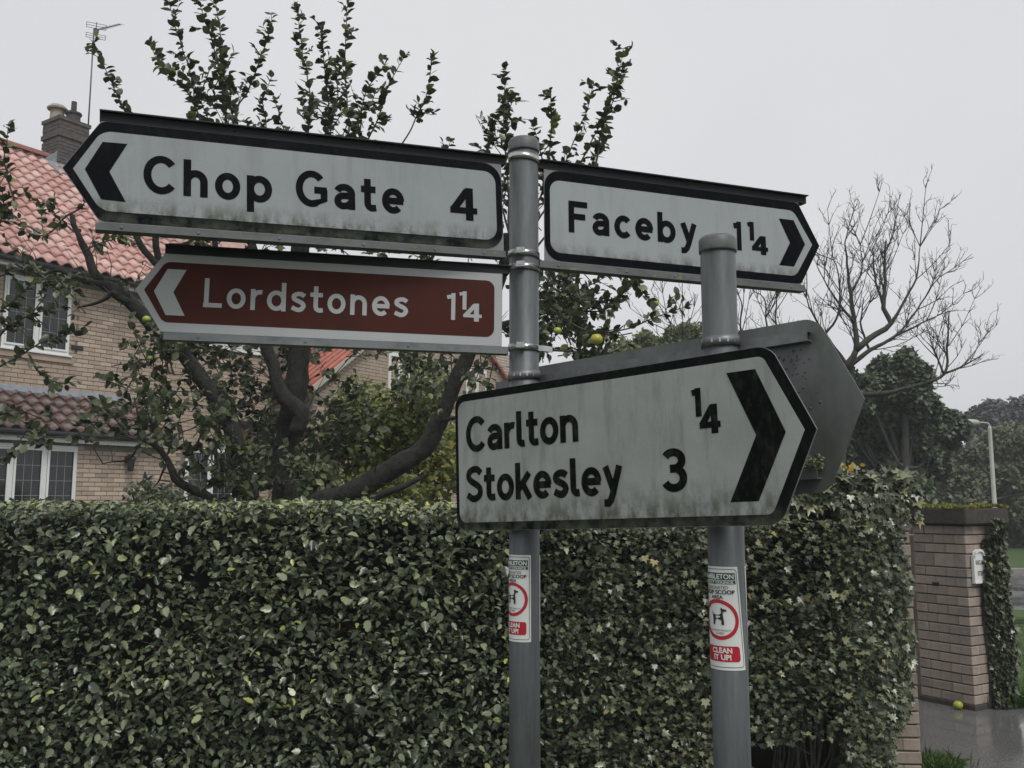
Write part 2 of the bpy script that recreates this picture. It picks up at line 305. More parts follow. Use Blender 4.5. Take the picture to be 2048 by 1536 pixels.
def leaf_frames(Dv, Nv):
    Dv = nrm(Dv); Nv = nrm(Nv - Dv * np.sum(Nv * Dv, 1, keepdims=True)); return np.cross(Dv, Nv), Dv, Nv
def leafcloud(name, P, Dv, Nv, S, tpl, m, parent, tint=None, kind='stuff', width=1.0):
    TV, TF = tpl; P = np.asarray(P, float); n = len(P); X, Y, Z = leaf_frames(np.asarray(Dv, float), np.asarray(Nv, float))
    S = np.broadcast_to(S, (n,)); curl = rng.uniform(.2, 1.8, n)
    V = P[:, None, :] + S[:, None, None] * (TV[None, :, 0:1] * X[:, None, :] * width + TV[None, :, 1:2] * Y[:, None, :] + (TV[None, :, 2:3] * curl[:, None, None]) * Z[:, None, :])
    k = len(TV); V = V.reshape(-1, 3); Fi = (TF[None] + (np.arange(n) * k)[:, None, None]).reshape(-1, 3)
    me = bpy.data.meshes.new(name); me.vertices.add(len(V)); me.vertices.foreach_set('co', V.astype(np.float32).ravel())
    me.loops.add(len(Fi) * 3); me.loops.foreach_set('vertex_index', Fi.astype(np.int32).ravel())
    me.polygons.add(len(Fi)); me.polygons.foreach_set('loop_start', np.arange(0, len(Fi) * 3, 3, dtype=np.int32)); me.polygons.foreach_set('loop_total', np.full(len(Fi), 3, np.int32))
    me.polygons.foreach_set('use_smooth', np.ones(len(Fi), bool))
    me.materials.append(m); me.update(calc_edges=True); me.validate()
    a = me.attributes.new('tint', 'FLOAT', 'POINT'); tv = np.repeat(np.clip(rng.beta(2, 3, n) if tint is None else tint, 0, 1), k)
    if len(a.data) == len(tv): a.data.foreach_set('value', tv.astype(np.float32))
    return add(name, me, parent, kind=kind)
def leaf_objects(P, Dv, Nv, S, tpl, m, parent, name='leaf', width=1.0):
    """single leaves big enough to pick apart: objects that share two meshes"""
    TV, TF = tpl; X, Y, Z = leaf_frames(np.asarray(Dv, float), np.asarray(Nv, float)); S = np.broadcast_to(S, (len(P),))
    mes = []
    for c in (0.6, 1.5):
        V = TV.copy(); V[:, 2] *= c; V[:, 0] *= width; mes.append(mesh(name, V, [tuple(f) for f in TF.tolist()], m, True))
    inv = WM(parent).inverted()
    for i in range(len(P)):
        o = bpy.data.objects.new(name, mes[i % 2]); COL.objects.link(o); o.parent = parent; o.matrix_parent_inverse = inv
        A = np.eye(4); A[:3, 0] = X[i] * S[i]; A[:3, 1] = Y[i] * S[i]; A[:3, 2] = Z[i] * S[i]; A[:3, 3] = P[i]; o.matrix_basis = Matrix(A.tolist())
_ph = rng.uniform(0, 6.28, (12, 3)); _fr = rng.normal(0, 1, (12, 3))
def fnoise(P, f=1.0):
    P = np.asarray(P, float) * f; s = np.zeros(len(P))
    for k in range(12): s += np.sin(P @ (_fr[k] * (1 + k * .35)) + _ph[k, 0]) / (1 + k * .25)
    return s / 4.0
def randdir(n): return nrm(rng.normal(0, 1, (n, 3)))
def spline(pts, step=0.06):
    P = np.asarray(pts, float); out = []
    Q = np.vstack([2 * P[0] - P[1], P, 2 * P[-1] - P[-2]])
    for i in range(1, len(Q) - 2):
        p0, p1, p2, p3 = Q[i - 1], Q[i], Q[i + 1], Q[i + 2]; n = max(2, int(np.linalg.norm(p2 - p1) / step))
        for k in range(n):
            t = k / n; out.append(.5 * ((2 * p1) + (p2 - p0) * t + (2 * p0 - 5 * p1 + 4 * p2 - p3) * t * t + (3 * p1 - p0 - 3 * p2 + p3) * t ** 3))
    out.append(P[-1]); return np.array(out)
# ================================================================ GROUND AND ROADS
def flat(name, pts, z, m, parent=None, sub=None):
    o = add(name, mesh(name, [(x, y, z) for x, y in pts], [tuple(range(len(pts)))], m)); o['kind'] = 'structure'; return o
flat('ground', [(-300, -60), (300, -60), (300, 500), (-300, 500)], 0.0, G['earth'])
flat('driveway', [(1.9, 6.1), (2.75, 5.85), (3.0, 5.0), (14, 4.6), (14, 7.9), (6.2, 7.7), (4.3, 7.9), (3.9, 8.6), (3.0, 9.4), (1.4, 10.5), (0.2, 9.8)], 0.012, G['tarmac'])
_gx, _gy = np.meshgrid(np.linspace(3.86, 30, 60), np.linspace(0, 1, 30)); _e = 7.62 - 0.25 * np.clip(_gx - 3.9, 0, 1.2) * .5 + .02 * (_gx - 3.9)
_gY = _e + _gy * (12.35 - _e); _gz = 0.05 + 0.012 * fnoise(np.c_[_gx.ravel(), _gY.ravel(), 0 * _gx.ravel()], 1.3).reshape(_gx.shape)
_gz[0] = 0.0
lawn = add('lawn', mesh('lawn', np.c_[_gx.ravel(), _gY.ravel(), _gz.ravel()], [(j * 60 + i, j * 60 + i + 1, j * 60 + 61 + i, j * 60 + 60 + i) for j in range(29) for i in range(59)], G['grass'], True)); lawn['kind'] = 'structure'
flat('road', [(4.6, 13.45), (60, 12.6), (60, 21.2), (4.6, 21.2)], 0.008, G['tarmac'])
mb = MB(); mb.box(3.8, 60, 12.5, 13.4, -.05, 0.11, .02); v_ = mb.go('verge', G['grass']); v_['kind'] = 'structure'
kerbroot = bpy.data.objects.new('kerb', mesh('kerb', *(lambda b: (b.V, b.F))(MB().box(3.8, 60, 21.2, 21.35, -.05, .12, .015)), mat('kerb_stone', (0.3, 0.29, 0.27), .8, (0.2, 0.2, 0.18), 6))); COL.objects.link(kerbroot); kerbroot['kind'] = 'structure'
mb = MB(); mb.box(3.8, 90, 21.37, 34, -.05, 0.10, .02); v_ = mb.go('far_grass', G['grass']); v_['kind'] = 'structure'
# grass blades on lawn edge, tufts by pillar and hedge foot
def blades(name, P, h, m, parent=None, lean=.5):
    n = len(P); D = nrm(np.c_[rng.normal(0, lean, (n, 2)), np.ones(n)]); N = np.c_[rng.normal(0, 1, (n, 2)), np.zeros(n)]
    return leafcloud(name, P, D, N, rng.uniform(.5, 1.2, n) * h, QU, m, parent, width=.12)
G['blade'] = leafmat('grass_blade', [(0, (0.03, 0.065, 0.01)), (.6, (0.06, 0.115, 0.018)), (1, (0.14, 0.15, 0.04))], .5, .3)
n = 16000; gx = rng.uniform(3.95, 8, n); gy = 7.6 - .12 * np.clip(gx - 3.9, 0, 1.2) + (rng.random(n) ** 1.6) * 4.7; P = np.c_[gx, gy, np.full(n, .045)]
gl = blades('grass', P, .055, G['blade']); tag(gl, 'short mown lawn grass beside the brick gate pillar', 'grass', kind='stuff')
n = 1300; c = rng.integers(0, 3, n); cx = np.array([2.50, 2.66, 2.56])[c]; cy = np.array([5.98, 6.0, 5.85])[c]
P = np.c_[cx + rng.normal(0, .06, n), cy + rng.normal(0, .05, n), np.zeros(n)]
tg = blades('grass_tuft', P, .11, G['blade'], lean=.8); tag(tg, 'rough grass tufts at the foot of the ivy covered pillar', 'grass', kind='stuff')
n = 1500; P = np.c_[rng.normal(3.98, .12, n), rng.normal(7.72, .06, n), np.zeros(n)]
tg = blades('grass_tuft', P, .14, G['blade'], lean=.7); tag(tg, 'long grass against the foot of the brick gate pillar', 'grass', kind='stuff')
# ================================================================ SIGN POLES
LP, RP, PR = np.array([.031, 2.34]), np.array([.452, 1.98]), .038
def pole(c, ztop, label):
    t = thing('sign_pole', label, 'pole', (c[0], c[1], 0)); b = MB(); b.lathe([(PR, -.3), (PR, ztop - .005)], 40); b.go('tube', G['galv'], t, True, local=True)
    b = MB(); b.lathe([(PR + .0025, ztop - .034), (PR + .0032, ztop - .03), (PR + .003, ztop - .006), (PR - .002, ztop + .001), (.02, ztop + .0035)], 40); b.go('cap', G['cap'], t, True, local=True)
    return t
PL = pole(LP, 2.59, 'galvanised steel pole carrying the three finger signs')
PRt = pole(RP, 2.222, 'shorter galvanised steel pole with a dark cap in front of the right finger sign')
def ringband(name, z, h, m, parent, c, r=PR + .0018, tilt=0.0, n=40):
    b = MB(); V = []
    for rr, zz in ((r, -h / 2), (r + .0014, -h / 2), (r + .0014, h / 2), (r, h / 2)):
        for k in range(n):
            a = 2 * math.pi * k / n; x, y = rr * math.cos(a), rr * math.sin(a); V.append((c[0] + x, c[1] + y, z + zz - tilt * x))
    F = [(q * n + k, q * n + (k + 1) % n, ((q + 1) % 4) * n + (k + 1) % n, ((q + 1) % 4) * n + k) for q in range(4) for k in range(n)]
    b.raw(V, F); return b.go(name, m, parent, True)
# ---- notices wrapped on the poles
def text_geo(s, size, bold=0.0, align='CENTER'):
    cu = bpy.data.curves.new('txt', 'FONT'); cu.body = s; cu.size = size; cu.align_x = align; cu.offset = bold; cu.resolution_u = 4
    o = bpy.data.objects.new('txt', cu); COL.objects.link(o); dg = bpy.context.evaluated_depsgraph_get(); dg.update()
    me = bpy.data.meshes.new_from_object(o.evaluated_get(dg)); V = [tuple(v.co) for v in me.vertices]; F = [tuple(p.vertices) for p in me.polygons]
    bpy.data.objects.remove(o); bpy.data.meshes.remove(me); return np.array(V).reshape(-1, 3), F
def notice(parent, c, phi0, zc, label, slant=0.0, Hh=.104, Wh=.0485, printed=True):
    def wrap(x, z, lift):
        x2 = x + slant * (z) * -1; a = phi0 + x2 / PR; r = PR + lift; return (c[0] + r * math.sin(a), c[1] - r * math.cos(a), zc + z)
    def grid(name, poly_rows, lift, m, par):   # rows: list of (z, x0, x1)
        b = MB(); V = []; n = 26
        for z, x0, x1 in poly_rows:
            for k in range(n): V.append(wrap(x0 + (x1 - x0) * k / (n - 1), z, lift))
        b.raw(V, [(j * n + k, j * n + k + 1, j * n + n + k + 1, j * n + n + k) for j in range(len(poly_rows) - 1) for k in range(n - 1)]); return b.go(name, m, par, True)
    def rrect(x0, x1, z0, z1, r, k=6):
        rows = []
        for i in range(k + 1): a = math.pi / 2 * i / k; rows.append((z0 + r * (1 - math.cos(a)), x0 + r * (1 - math.sin(a)), x1 - r * (1 - math.sin(a))))
        for i in range(k, -1, -1): a = math.pi / 2 * i / k; rows.append((z1 - r * (1 - math.cos(a)), x0 + r * (1 - math.sin(a)), x1 - r * (1 - math.sin(a))))
        return rows
    nb = grid('notice', [(z, -Wh, Wh) for z in np.linspace(-Hh, Hh, 6)], .0008, G['vin'], parent); nb['label'] = label
    if not printed: return
    # keyline
    def loopline(pts, w, lift, m, name):
        b = MB(); P = np.array(pts); T = nrm(np.roll(P, -1, 0) - np.roll(P, 1, 0)); Nn = np.c_[-T[:, 1], T[:, 0]]; k = len(P)
        V = [wrap(*(P[i] + Nn[i] * w / 2), lift) for i in range(k)] + [wrap(*(P[i] - Nn[i] * w / 2), lift) for i in range(k)]
        b.raw(V, [(i, (i + 1) % k, k + (i + 1) % k, k + i) for i in range(k)]); b.go(name, m, nb, local=False)
    rr = rounded([(-Wh + .004, -Hh + .006), (Wh - .004, -Hh + .006), (Wh - .004, Hh - .005), (-Wh + .004, Hh - .005)], [.006] * 4)
    dense = []
    for i in range(len(rr)):
        a, b_ = np.array(rr[i]), np.array(rr[(i + 1) % len(rr)])
        for k in range(12): dense.append(a + (b_ - a) * k / 12)
    loopline(dense, .0011, .0014, G['vblack'], 'keyline')
    loopline([(.037 * math.sin(a), -.003 + .037 * math.cos(a)) for a in np.linspace(0, 2 * math.pi, 72, endpoint=False)], .0075, .0014, G['vred'], 'red_ring')
    grid('green_panel', [(.077, -.041, .041), (.0915, -.041, .041)], .0014, G['vgreen'], nb)
    grid('green_panel', [(.0685, -.041, .041), (.0755, -.041, .041)], .0014, G['vgreen'], nb)
    grid('red_panel', rrect(-.037, .037, -.087, -.056, .006), .0014, G['vred'], nb)
    def txt(s, size, z, m, bold=0.0, x=0.0, sx=1.0):
        V, F = text_geo(s, size, bold); w = max(V[:, 0].max() - V[:, 0].min(), 1e-6)
        b = MB(); b.raw([wrap(x + p[0] * sx, z + p[1], .0021) for p in V], F); b.go('lettering', m, nb)
    def fit(s, size, z, m, width, bold=0.0):
        V, F = text_geo(s, size, bold); w = V[:, 0].max() - V[:, 0].min(); txt(s, size, z, m, bold, 0, width / w)
    fit('HAMBLETON', .0135, .0795, G['vin'], .076, .0004); fit('DISTRICT COUNCIL', .007, .0697, G['vin'], .074, .0002)
    fit('DESIGNATED', .0095, .0585, G['vblack'], .05); fit('POOP SCOOP', .0115, .0485, G['vblack'], .074, .0003); fit('AREA', .0105, .0388, G['vblack'], .026, .0002)
    fit('MAXIMUM PENALTY', .0048, -.0262, G['vblack'], .046); fit('\u00a31000', .0055, -.0322, G['vblack'], .016)
    fit('CLEAN', .0145, -.0695, G['vin'], .042, .0005); fit('IT UP!', .0145, -.083, G['vin'], .036, .0005)
    # dog
    dog = [(-.014, .010), (-.0125, .010), (-.0115, .005), (-.006, .0035), (.001, .0035), (.006, .0065), (.0065, .012), (.0055, .014), (.007, .0175), (.010, .0185), (.0085, .016), (.012, .0155), (.0165, .0145), (.0175, .0125), (.0165, .0105), (.012, .0105), (.0095, .0075), (.0095, .001), (.0105, -.006), (.0105, -.0165), (.0075, -.0165), (.0065, -.0165), (.0052, -.0165), (.0055, -.008), (.001, -.0055), (-.004, -.0035), (-.0085, -.0085), (-.0095, -.0165), (-.0115, -.0165), (-.0115, -.0165), (-.0135, -.0165), (-.0125, -.006), (-.013, .001)]
    cu = bpy.data.curves.new('d', 'CURVE'); cu.dimensions = '2D'; cu.fill_mode = 'FRONT'; s_ = cu.splines.new('POLY'); s_.points.add(len(dog) - 1)
    for p, q in zip(s_.points, dog): p.co = (q[0], q[1], 0, 1)
    s_.use_cyclic_u = True; o = bpy.data.objects.new('d', cu); COL.objects.link(o); dg = bpy.context.evaluated_depsgraph_get(); dg.update()
    me = bpy.data.meshes.new_from_object(o.evaluated_get(dg)); b = MB(); b.raw([wrap(v.co.x, v.co.y + .003, .0021) for v in me.vertices], [tuple(p.vertices) for p in me.polygons]); bpy.data.objects.remove(o)
    b.go('dog_symbol', G['vblack'], nb)
notice(PL, LP, R(-50), 1.412, 'white dog fouling notice with red ring and dog')
notice(PL, LP, R(143), 1.410, 'back of a second white notice round the far side', printed=False)
notice(PRt, RP, R(-42), 1.409, 'white dog fouling notice slightly askew with red ring and dog', slant=.07)
notice(PRt, RP, R(136), 1.409, 'back of a second white notice round the far side', slant=.05, printed=False)
# ================================================================ SIGN LETTERING (stroke built road-sign alphabet, x-height = 1)
HW = .132
def arc(cx, cy, rx, ry, a0, a1, n=14): return [(cx + rx * math.cos(R(a)), cy + ry * math.sin(R(a))) for a in np.linspace(a0, a1, n)]
def sm(pts, k=8):
    return [tuple(p[:2]) for p in spline([(x, y, 0) for x, y in pts], 1.0 / k * .8)]
GL = {
 'C': (1.12, [arc(.60, .70, .47, .585, 40, 320, 30)]),
 'G': (1.24, [arc(.60, .70, .47, .585, 42, 300, 30) + [(.80, .14), (1.07, .32), (1.07, .70)], [(1.18, .66), (.70, .66)]]),
 'F': (.90, [[(.14, 0), (.14, 1.4)], [(.14, 1.27), (.90, 1.27)], [(.14, .72), (.80, .72)]]),
 'L': (.86, [[(.14, 1.4), (.14, .13)], [(.008, .13), (.84, .13)]]),
 'S': (.94, [sm([(.84, 1.10), (.66, 1.25), (.44, 1.27), (.2, 1.16), (.16, .96), (.32, .79), (.58, .66), (.78, .5), (.78, .28), (.6, .14), (.38, .11), (.08, .27)])]),
 'h': (.88, [[(.14, 0), (.14, 1.38)], arc(.43, .56, .29, .31, 175, 0) + [(.72, 0)]]),
 'n': (.88, [[(.14, 0), (.14, 1.0)], arc(.43, .56, .29, .31, 175, 0) + [(.72, 0)]]),
 'r': (.58, [[(.14, 0), (.14, 1.0)], arc(.46, .52, .32, .35, 175, 72, 8)]),
 'o': (.90, [arc(.45, .5, .32, .385, 0, 360, 28)]),
 'p': (.94, [[(.14, -.40), (.14, 1.0)], arc(.47, .5, .33, .385, 0, 360, 28)]),
 'b': (.94, [[(.14, 0), (.14, 1.38)], arc(.47, .5, .33, .385, 0, 360, 28)]),
 'd': (.94, [[(.80, 0), (.80, 1.38)], arc(.47, .5, .33, .385, 0, 360, 28)]),
 'a': (.84, [arc(.40, .62, .29, .26, 158, 0, 12) + [(.69, 0)], [(.69, .54)] + arc(.36, .325, .22, .205, 90, 270, 12) + [(.52, .15), (.69, .3)]]),
 'c': (.80, [arc(.45, .5, .32, .385, 42, 318, 22)]),
 'e': (.88, [[(.13, .5), (.86, .5)], arc(.45, .5, .32, .385, 0, 315, 24)]),
 't': (.62, [[(.26, 1.30), (.26, .34)] + arc(.44, .33, .18, .2, 185, 280, 7) + [(.60, .15)], [(0, .88), (.58, .88)]]),
 'l': (.44, [[(.14, 1.38), (.14, .32)] + arc(.32, .31, .18, .18, 185, 280, 7) + [(.42, .14)]]),
 'k': (.84, [[(.14, 0), (.14, 1.38)], [(.18, .38), (.72, .98)], [(.36, .62), (.74, .02)]]),
 's': (.76, [sm([(.66, .78), (.52, .87), (.34, .88), (.17, .79), (.18, .64), (.36, .54), (.54, .45), (.62, .31), (.52, .15), (.34, .11), (.08, .22)])]),
 'y': (.86, [[(.14, 1.0), (.46, .14)], [(.74, 1.0), (.44, .08), (.34, -.16), (.22, -.27), (.04, -.27)]]),
 '4': (.98, [[(.70, 0), (.70, 1.4)], [(.64, 1.30), (.14, .43)], [(.03, .42), (.97, .42)]]),
 '1': (.50, [[(.33, 0), (.33, 1.4)], [(.33, 1.24), (.02, 1.17)]]),
 '3': (.88, [arc(.42, 1.01, .31, .27, 150, -88, 16) + [(.30, .74)], [(.30, .74)] + arc(.42, .43, .34, .32, 88, -155, 18)]),
 ' ': (.42, []),
}
def ribbon(pts, hw):
    P = np.array(pts, float); closed = np.linalg.norm(P[0] - P[-1]) < 1e-6
    if closed: P = P[:-1]
    n = len(P); V = []; F = []
    if closed: T = nrm(np.roll(P, -1, 0) - np.roll(P, 1, 0)); Nn = np.c_[-T[:, 1], T[:, 0]]; M_ = [1] * n
    else:
        seg = nrm(P[1:] - P[:-1]); Nn = np.zeros((n, 2)); M_ = np.ones(n)
        for i in range(n):
            a = seg[max(i - 1, 0)]; b = seg[min(i, n - 2)]; t = nrm(a + b); Nn[i] = (-t[1], t[0]); M_[i] = min(1 / max(t @ a, .5), 1.6)
    for i in range(n): V += [tuple(P[i] + Nn[i] * hw * M_[i]), tuple(P[i] - Nn[i] * hw * M_[i])]
    for i in range(n if closed else n - 1): j = (i + 1) % n; F.append((2 * i, 2 * i + 1, 2 * j + 1, 2 * j))
    return V, F
def word(b, s, x0, x1, base, capH, yfront, hw=HW):
    u = capH / 1.4; gap = .16; nat = sum(GL[c][0] for c in s) + gap * (len(s) - 1)
    tr = ((x1 - x0) / u - nat) / max(len(s) - 1, 1); xs = 1.0
    if tr < -.12 or tr > .22:
        t2 = max(-.10, min(.2, tr)); xs = (x1 - x0) / u / (nat + t2 * (len(s) - 1)); tr = t2
    x = 0.0; q = 0
    for c in s:
        w, strokes = GL[c]
        for st in strokes:
            q += 1; V, F = ribbon(st, hw); b.raw([(x0 + (x + vx) * u * xs, yfront - q % 4 * .00012, base + vz * u) for vx, vz in V], F)
        x += w + gap + tr
def single(b, c, x0, x1, z0, z1, yfront, hw=HW):
    w, strokes = GL[c]; kz = (z1 - z0) / 1.4; kx = (x1 - x0) / w
    for q, st in enumerate(strokes):
        V, F = ribbon([(x, z * 1.0) for x, z in st], hw); b.raw([(x0 + x * kx, yfront - q * .00012, z0 + z * kz) for x, z in V], F)
def signframe(yaw, roll, off, o=LP):
    yw = R(yaw); n = np.array([math.sin(yw), -math.cos(yw)]); q = np.array(o) + n * off
    return Matrix.Translation((q[0], q[1], EYE)) @ Matrix.Rotation(yw, 4, 'Z') @ Matrix.Rotation(-R(roll), 4, 'Y')
def arrow(x_end, x_sh, x_tip, z0, z1, zt, rend=0.0, rsh=0.0):
    pts = [(x_end, z0), (x_sh, z0), (x_tip, zt), (x_sh, z1), (x_end, z1)]; rd = [rend, rsh, 0, rsh, rend]
    if x_tip < x_end: pts = pts[::-1]; rd = rd[::-1]
    return rounded(pts, rd)
def rivet(parent, x, z, y, m=G['cleanrail'], r=.004):
    V = [(x + r * math.cos(a), y, z + r * math.sin(a)) for a in np.linspace(0, 2 * math.pi, 10, endpoint=False)]; V2 = [(x + (v[0] - x) * .6, y - .002, z + (v[2] - z) * .6) for v in V]
    MB().raw(V + V2, [tuple(range(10, 20))] + [(i, (i + 1) % 10, 10 + (i + 1) % 10, 10 + i) for i in range(10)]).go('rivet', m, parent, local=True)
def railpart(t, name, x0, x1, z0, z1, m, lip, yb=.022, yf=-.004):
    """extruded sign rail: front web, top and bottom flange, thin forward lip"""
    b = MB(); b.box(x0, x1, yf, yf + .003, z0, z1); b.box(x0, x1, yf + .003, yb, z1 - .003, z1); b.box(x0, x1, yf + .003, yb, z0, z0 + .003)
    if lip: b.box(x0, x1, yf - lip, yf - .0002, z1 - .0035, z1 - .0005)
    else: b.box(x0, x1, yf - .0045, yf - .0002, z0 + .0005, z0 + .0025)
    return b.go(name, m, t, local=True)
def clampset(t, M, z, h, m, kind, c=LP, ax=-1, tilt=0.0):
    rb = ringband('clamp_band', z, h, m, t, c, tilt=tilt)
    if kind == 'worm':
        a = R(-12); q = (c[0] + (PR + .006) * math.sin(a), c[1] - (PR + .006) * math.cos(a))
        b = MB(); b.box(-.011, .011, -.006, .005, -h * .55, h * .55, .0015); b.box(-.007, .007, -.0075, -.0065, -h * .2, h * .45)
        b.go('clamp_screw', G['steel'], rb, M=Matrix.Translation((q[0], q[1], z + .002)) @ Matrix.Rotation(a, 4, 'Z'))
        b = MB()
        for k in range(14):
            aa = R(14 + k * 4.6); r = PR + .0035; p = np.array([c[0] + r * math.sin(aa), c[1] - r * math.cos(aa)]); tn = np.array([math.cos(aa), math.sin(aa)]) * .0009
            b.raw([(p[0] - tn[0], p[1] - tn[1], z - h * .28), (p[0] + tn[0], p[1] + tn[1], z - h * .28), (p[0] + tn[0], p[1] + tn[1], z + h * .28), (p[0] - tn[0], p[1] - tn[1], z + h * .28)], [(0, 1, 2, 3)])
        b.go('band_slots', G['iron'], rb)
    if kind == 'slots':
        b = MB()
        for k in range(4):
            aa = R(-38 + k * 24); r = PR + .0035; p = np.array([c[0] + r * math.sin(aa), c[1] - r * math.cos(aa)]); tn = np.array([math.cos(aa), math.sin(aa)]) * .0018
            b.raw([(p[0] - tn[0], p[1] - tn[1], z - h * .2), (p[0] + tn[0], p[1] + tn[1], z - h * .2), (p[0] + tn[0], p[1] + tn[1], z + h * .2), (p[0] - tn[0], p[1] - tn[1], z + h * .2)], [(0, 1, 2, 3)])
        b.go('band_slots', G['steel'], rb)
def lets(t, m, words, nums):
    for q in words: b = MB(); word(b, *q[:5], -.005, *q[5:]); b.go('lettering', m, t, local=True)
    for q in nums: b = MB(); single(b, *q[:5], -.005, *q[5:]); b.go('lettering', m, t, local=True)
def chevron(t, pts, y, m): MB().sheet(pts, y).go('chevron', m, t, local=True)
# --- large white finger sign
t = thing('direction_sign', 'white finger sign reading Chop Gate 4 with black chevron and lichened bottom rail', 'road sign', mat=signframe(22, 2.0, 0))
MB().prism(arrow(-.035, -.984, -1.06, .637, .867, .752), -.003, 0).go('panel', G['panel'], t, local=True)
MB().sheet(arrow(-.036, -.984, -1.059, .639, .866, .752, .05, .012), -.0036).go('border', G['ink_c'], t, local=True)
MB().sheet(arrow(-.053, -.983, -1.039, .6625, .8435, .752, .032, .02), -.0043).go('sheeting', G['white_c'], t, local=True)
chevron(t, [(-1.0155, .753), (-.981, .8185), (-.9305, .8195), (-.9665, .752), (-.9325, .6865), (-.982, .688)], -.005, G['ink'])
lets(t, G['ink'], [('Chop', -.8966, -.6158, .7115, .087), ('Gate', -.5615, -.2985, .7115, .087)], [('4', -.180, -.1046, .7085, .7935)])
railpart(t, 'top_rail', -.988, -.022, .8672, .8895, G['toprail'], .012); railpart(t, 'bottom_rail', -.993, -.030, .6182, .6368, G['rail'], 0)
for x in (-.94, -.78, -.6, -.4, -.22, -.09): rivet(t, x, .628, -.0042)
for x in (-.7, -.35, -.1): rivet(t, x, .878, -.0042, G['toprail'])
MB().box(-.05, -.0405, .004, .02, .868, .888).box(-.05, -.0405, .004, .02, .619, .636).go('rail_bracket', G['panel'], t, local=True)
clampset(t, None, 2.537, .017, G['steel'], 'plain', tilt=.10); clampset(t, None, 2.2795, .015, G['steel'], 'worm', tilt=.06)
# --- brown finger sign
t = thing('direction_sign', 'brown finger sign reading Lordstones with white border and white chevron', 'road sign', mat=signframe(12, -.5, 0))
MB().prism(arrow(-.0625, -.885, -.947, .3872, .5768, .486), -.003, 0).go('panel', G['panel'], t, local=True)
MB().sheet(arrow(-.063, -.8845, -.9462, .3877, .5763, .486), -.0036).go('sheeting', G['white_l'], t, local=True)
MB().sheet(arrow(-.083, -.8815, -.927, .410, .5565, .486, .022, .012), -.0043).go('brown_panel', G['brownink'], t, local=True)
chevron(t, [(-.9046, .4835), (-.8766, .5390), (-.8335, .5390), (-.8610, .4835), (-.8325, .4272), (-.8755, .4272)], -.005, G['white_l'])
lets(t, G['white_l'], [('Lordstones', -.7925, -.3007, .4497, .072, .105)], [('1', -.2059, -.1800, .4495, .5185, .10), ('1', -.1741, -.1530, .4775, .5246, .12), ('4', -.1645, -.115, .4480, .4945, .125)])
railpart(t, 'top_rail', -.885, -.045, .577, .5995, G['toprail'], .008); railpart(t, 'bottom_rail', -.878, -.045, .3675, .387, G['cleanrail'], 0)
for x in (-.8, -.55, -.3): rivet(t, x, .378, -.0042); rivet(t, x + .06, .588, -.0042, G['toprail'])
clampset(t, None, 2.2435, .015, G['steel'], 'worm', tilt=.04); clampset(t, None, 2.035, .015, G['steel'], 'worm', tilt=.03)
a = R(100); tail = [(LP[0] + .036, LP[1] - .02, 2.0335), (LP[0] + .055, LP[1] - .016, 2.0325), (LP[0] + .072, LP[1] - .014, 2.030)]
b = MB(); V = []
for p in tail: V += [(p[0], p[1], p[2] - .007), (p[0], p[1], p[2] + .007), (p[0], p[1] + .001, p[2] + .007), (p[0], p[1] + .001, p[2] - .007)]
b.raw(V, [(i * 4 + k, i * 4 + (k + 1) % 4, i * 4 + 4 + (k + 1) % 4, i * 4 + 4 + k) for i in range(2) for k in range(4)] + [(8, 9, 10, 11)]); b.go('strap_tail', G['steel'], t)
# --- right finger sign
t = thing('direction_sign', 'white finger sign reading Faceby behind the shorter capped pole', 'road sign', mat=signframe(21, .3, 0))
MB().prism(arrow(.0605, .875, .9477, .6205, .869, .744), -.003, 0).go('panel', G['panel'], t, local=True)
MB().sheet(arrow(.0612, .875, .9470, .6225, .868, .744, .045, .012), -.0036).go('border', G['ink'], t, local=True)
MB().sheet(arrow(.0765, .857, .9205, .6445, .8415, .7445, .03, .016), -.0043).go('sheeting', G['white_f'], t, local=True)
chevron(t, [(.8045, .8125), (.8565, .8125), (.8943, .743), (.8515, .6725), (.7995, .6725), (.8405, .743)], -.005, G['ink'])
lets(t, G['ink'], [('Faceby', .1292, .5237, .7035, .0865)], [('1', .6456, .6745, .7035, .7878), ('1', .6930, .7165, .7365, .792, .155), ('4', .7055, .763, .6975, .753, .155)])
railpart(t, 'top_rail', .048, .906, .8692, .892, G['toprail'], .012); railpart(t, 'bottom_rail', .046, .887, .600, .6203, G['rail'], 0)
for x in (.1, .3, .45, .84): rivet(t, x, .611, -.0042)
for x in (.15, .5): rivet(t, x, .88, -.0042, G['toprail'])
# --- big two-line sign across both poles
MC = signframe(-43, 2.0, .06); MCi = MC.inverted()
t = thing('direction_sign', 'mossy two-line sign reading Carlton and Stokesley across both poles', 'road sign', mat=MC)
MB().prism(arrow(-.180, .7235, .809, -.0735, .2795, .105, .035, .028), -.003, 0).go('panel', G['panel'], t, local=True)
MB().sheet(arrow(-.1792, .7232, .808, -.0727, .2787, .105, .035, .028), -.0036).go('border', G['ink_k'], t, local=True)
MB().sheet(arrow(-.168, .7075, .785, -.0525, .2595, .106, .025, .012), -.0043).go('sheeting', G['white_k'], t, local=True)
chevron(t, [(.625, .2355), (.690, .2355), (.7463, .105), (.6795, -.0258), (.617, -.0258), (.6830, .104)], -.005, G['inkdirty'])
lets(t, G['inkdirty'], [('Carlton', -.1385, .2348, .1265, .090), ('Stokesley', -.1416, .3535, 0.0, .090)], [('3', .457, .5187, .001, .0914), ('1', .540, .5632, .1527, .213, .15), ('4', .5545, .606, .1155, .176, .15)])
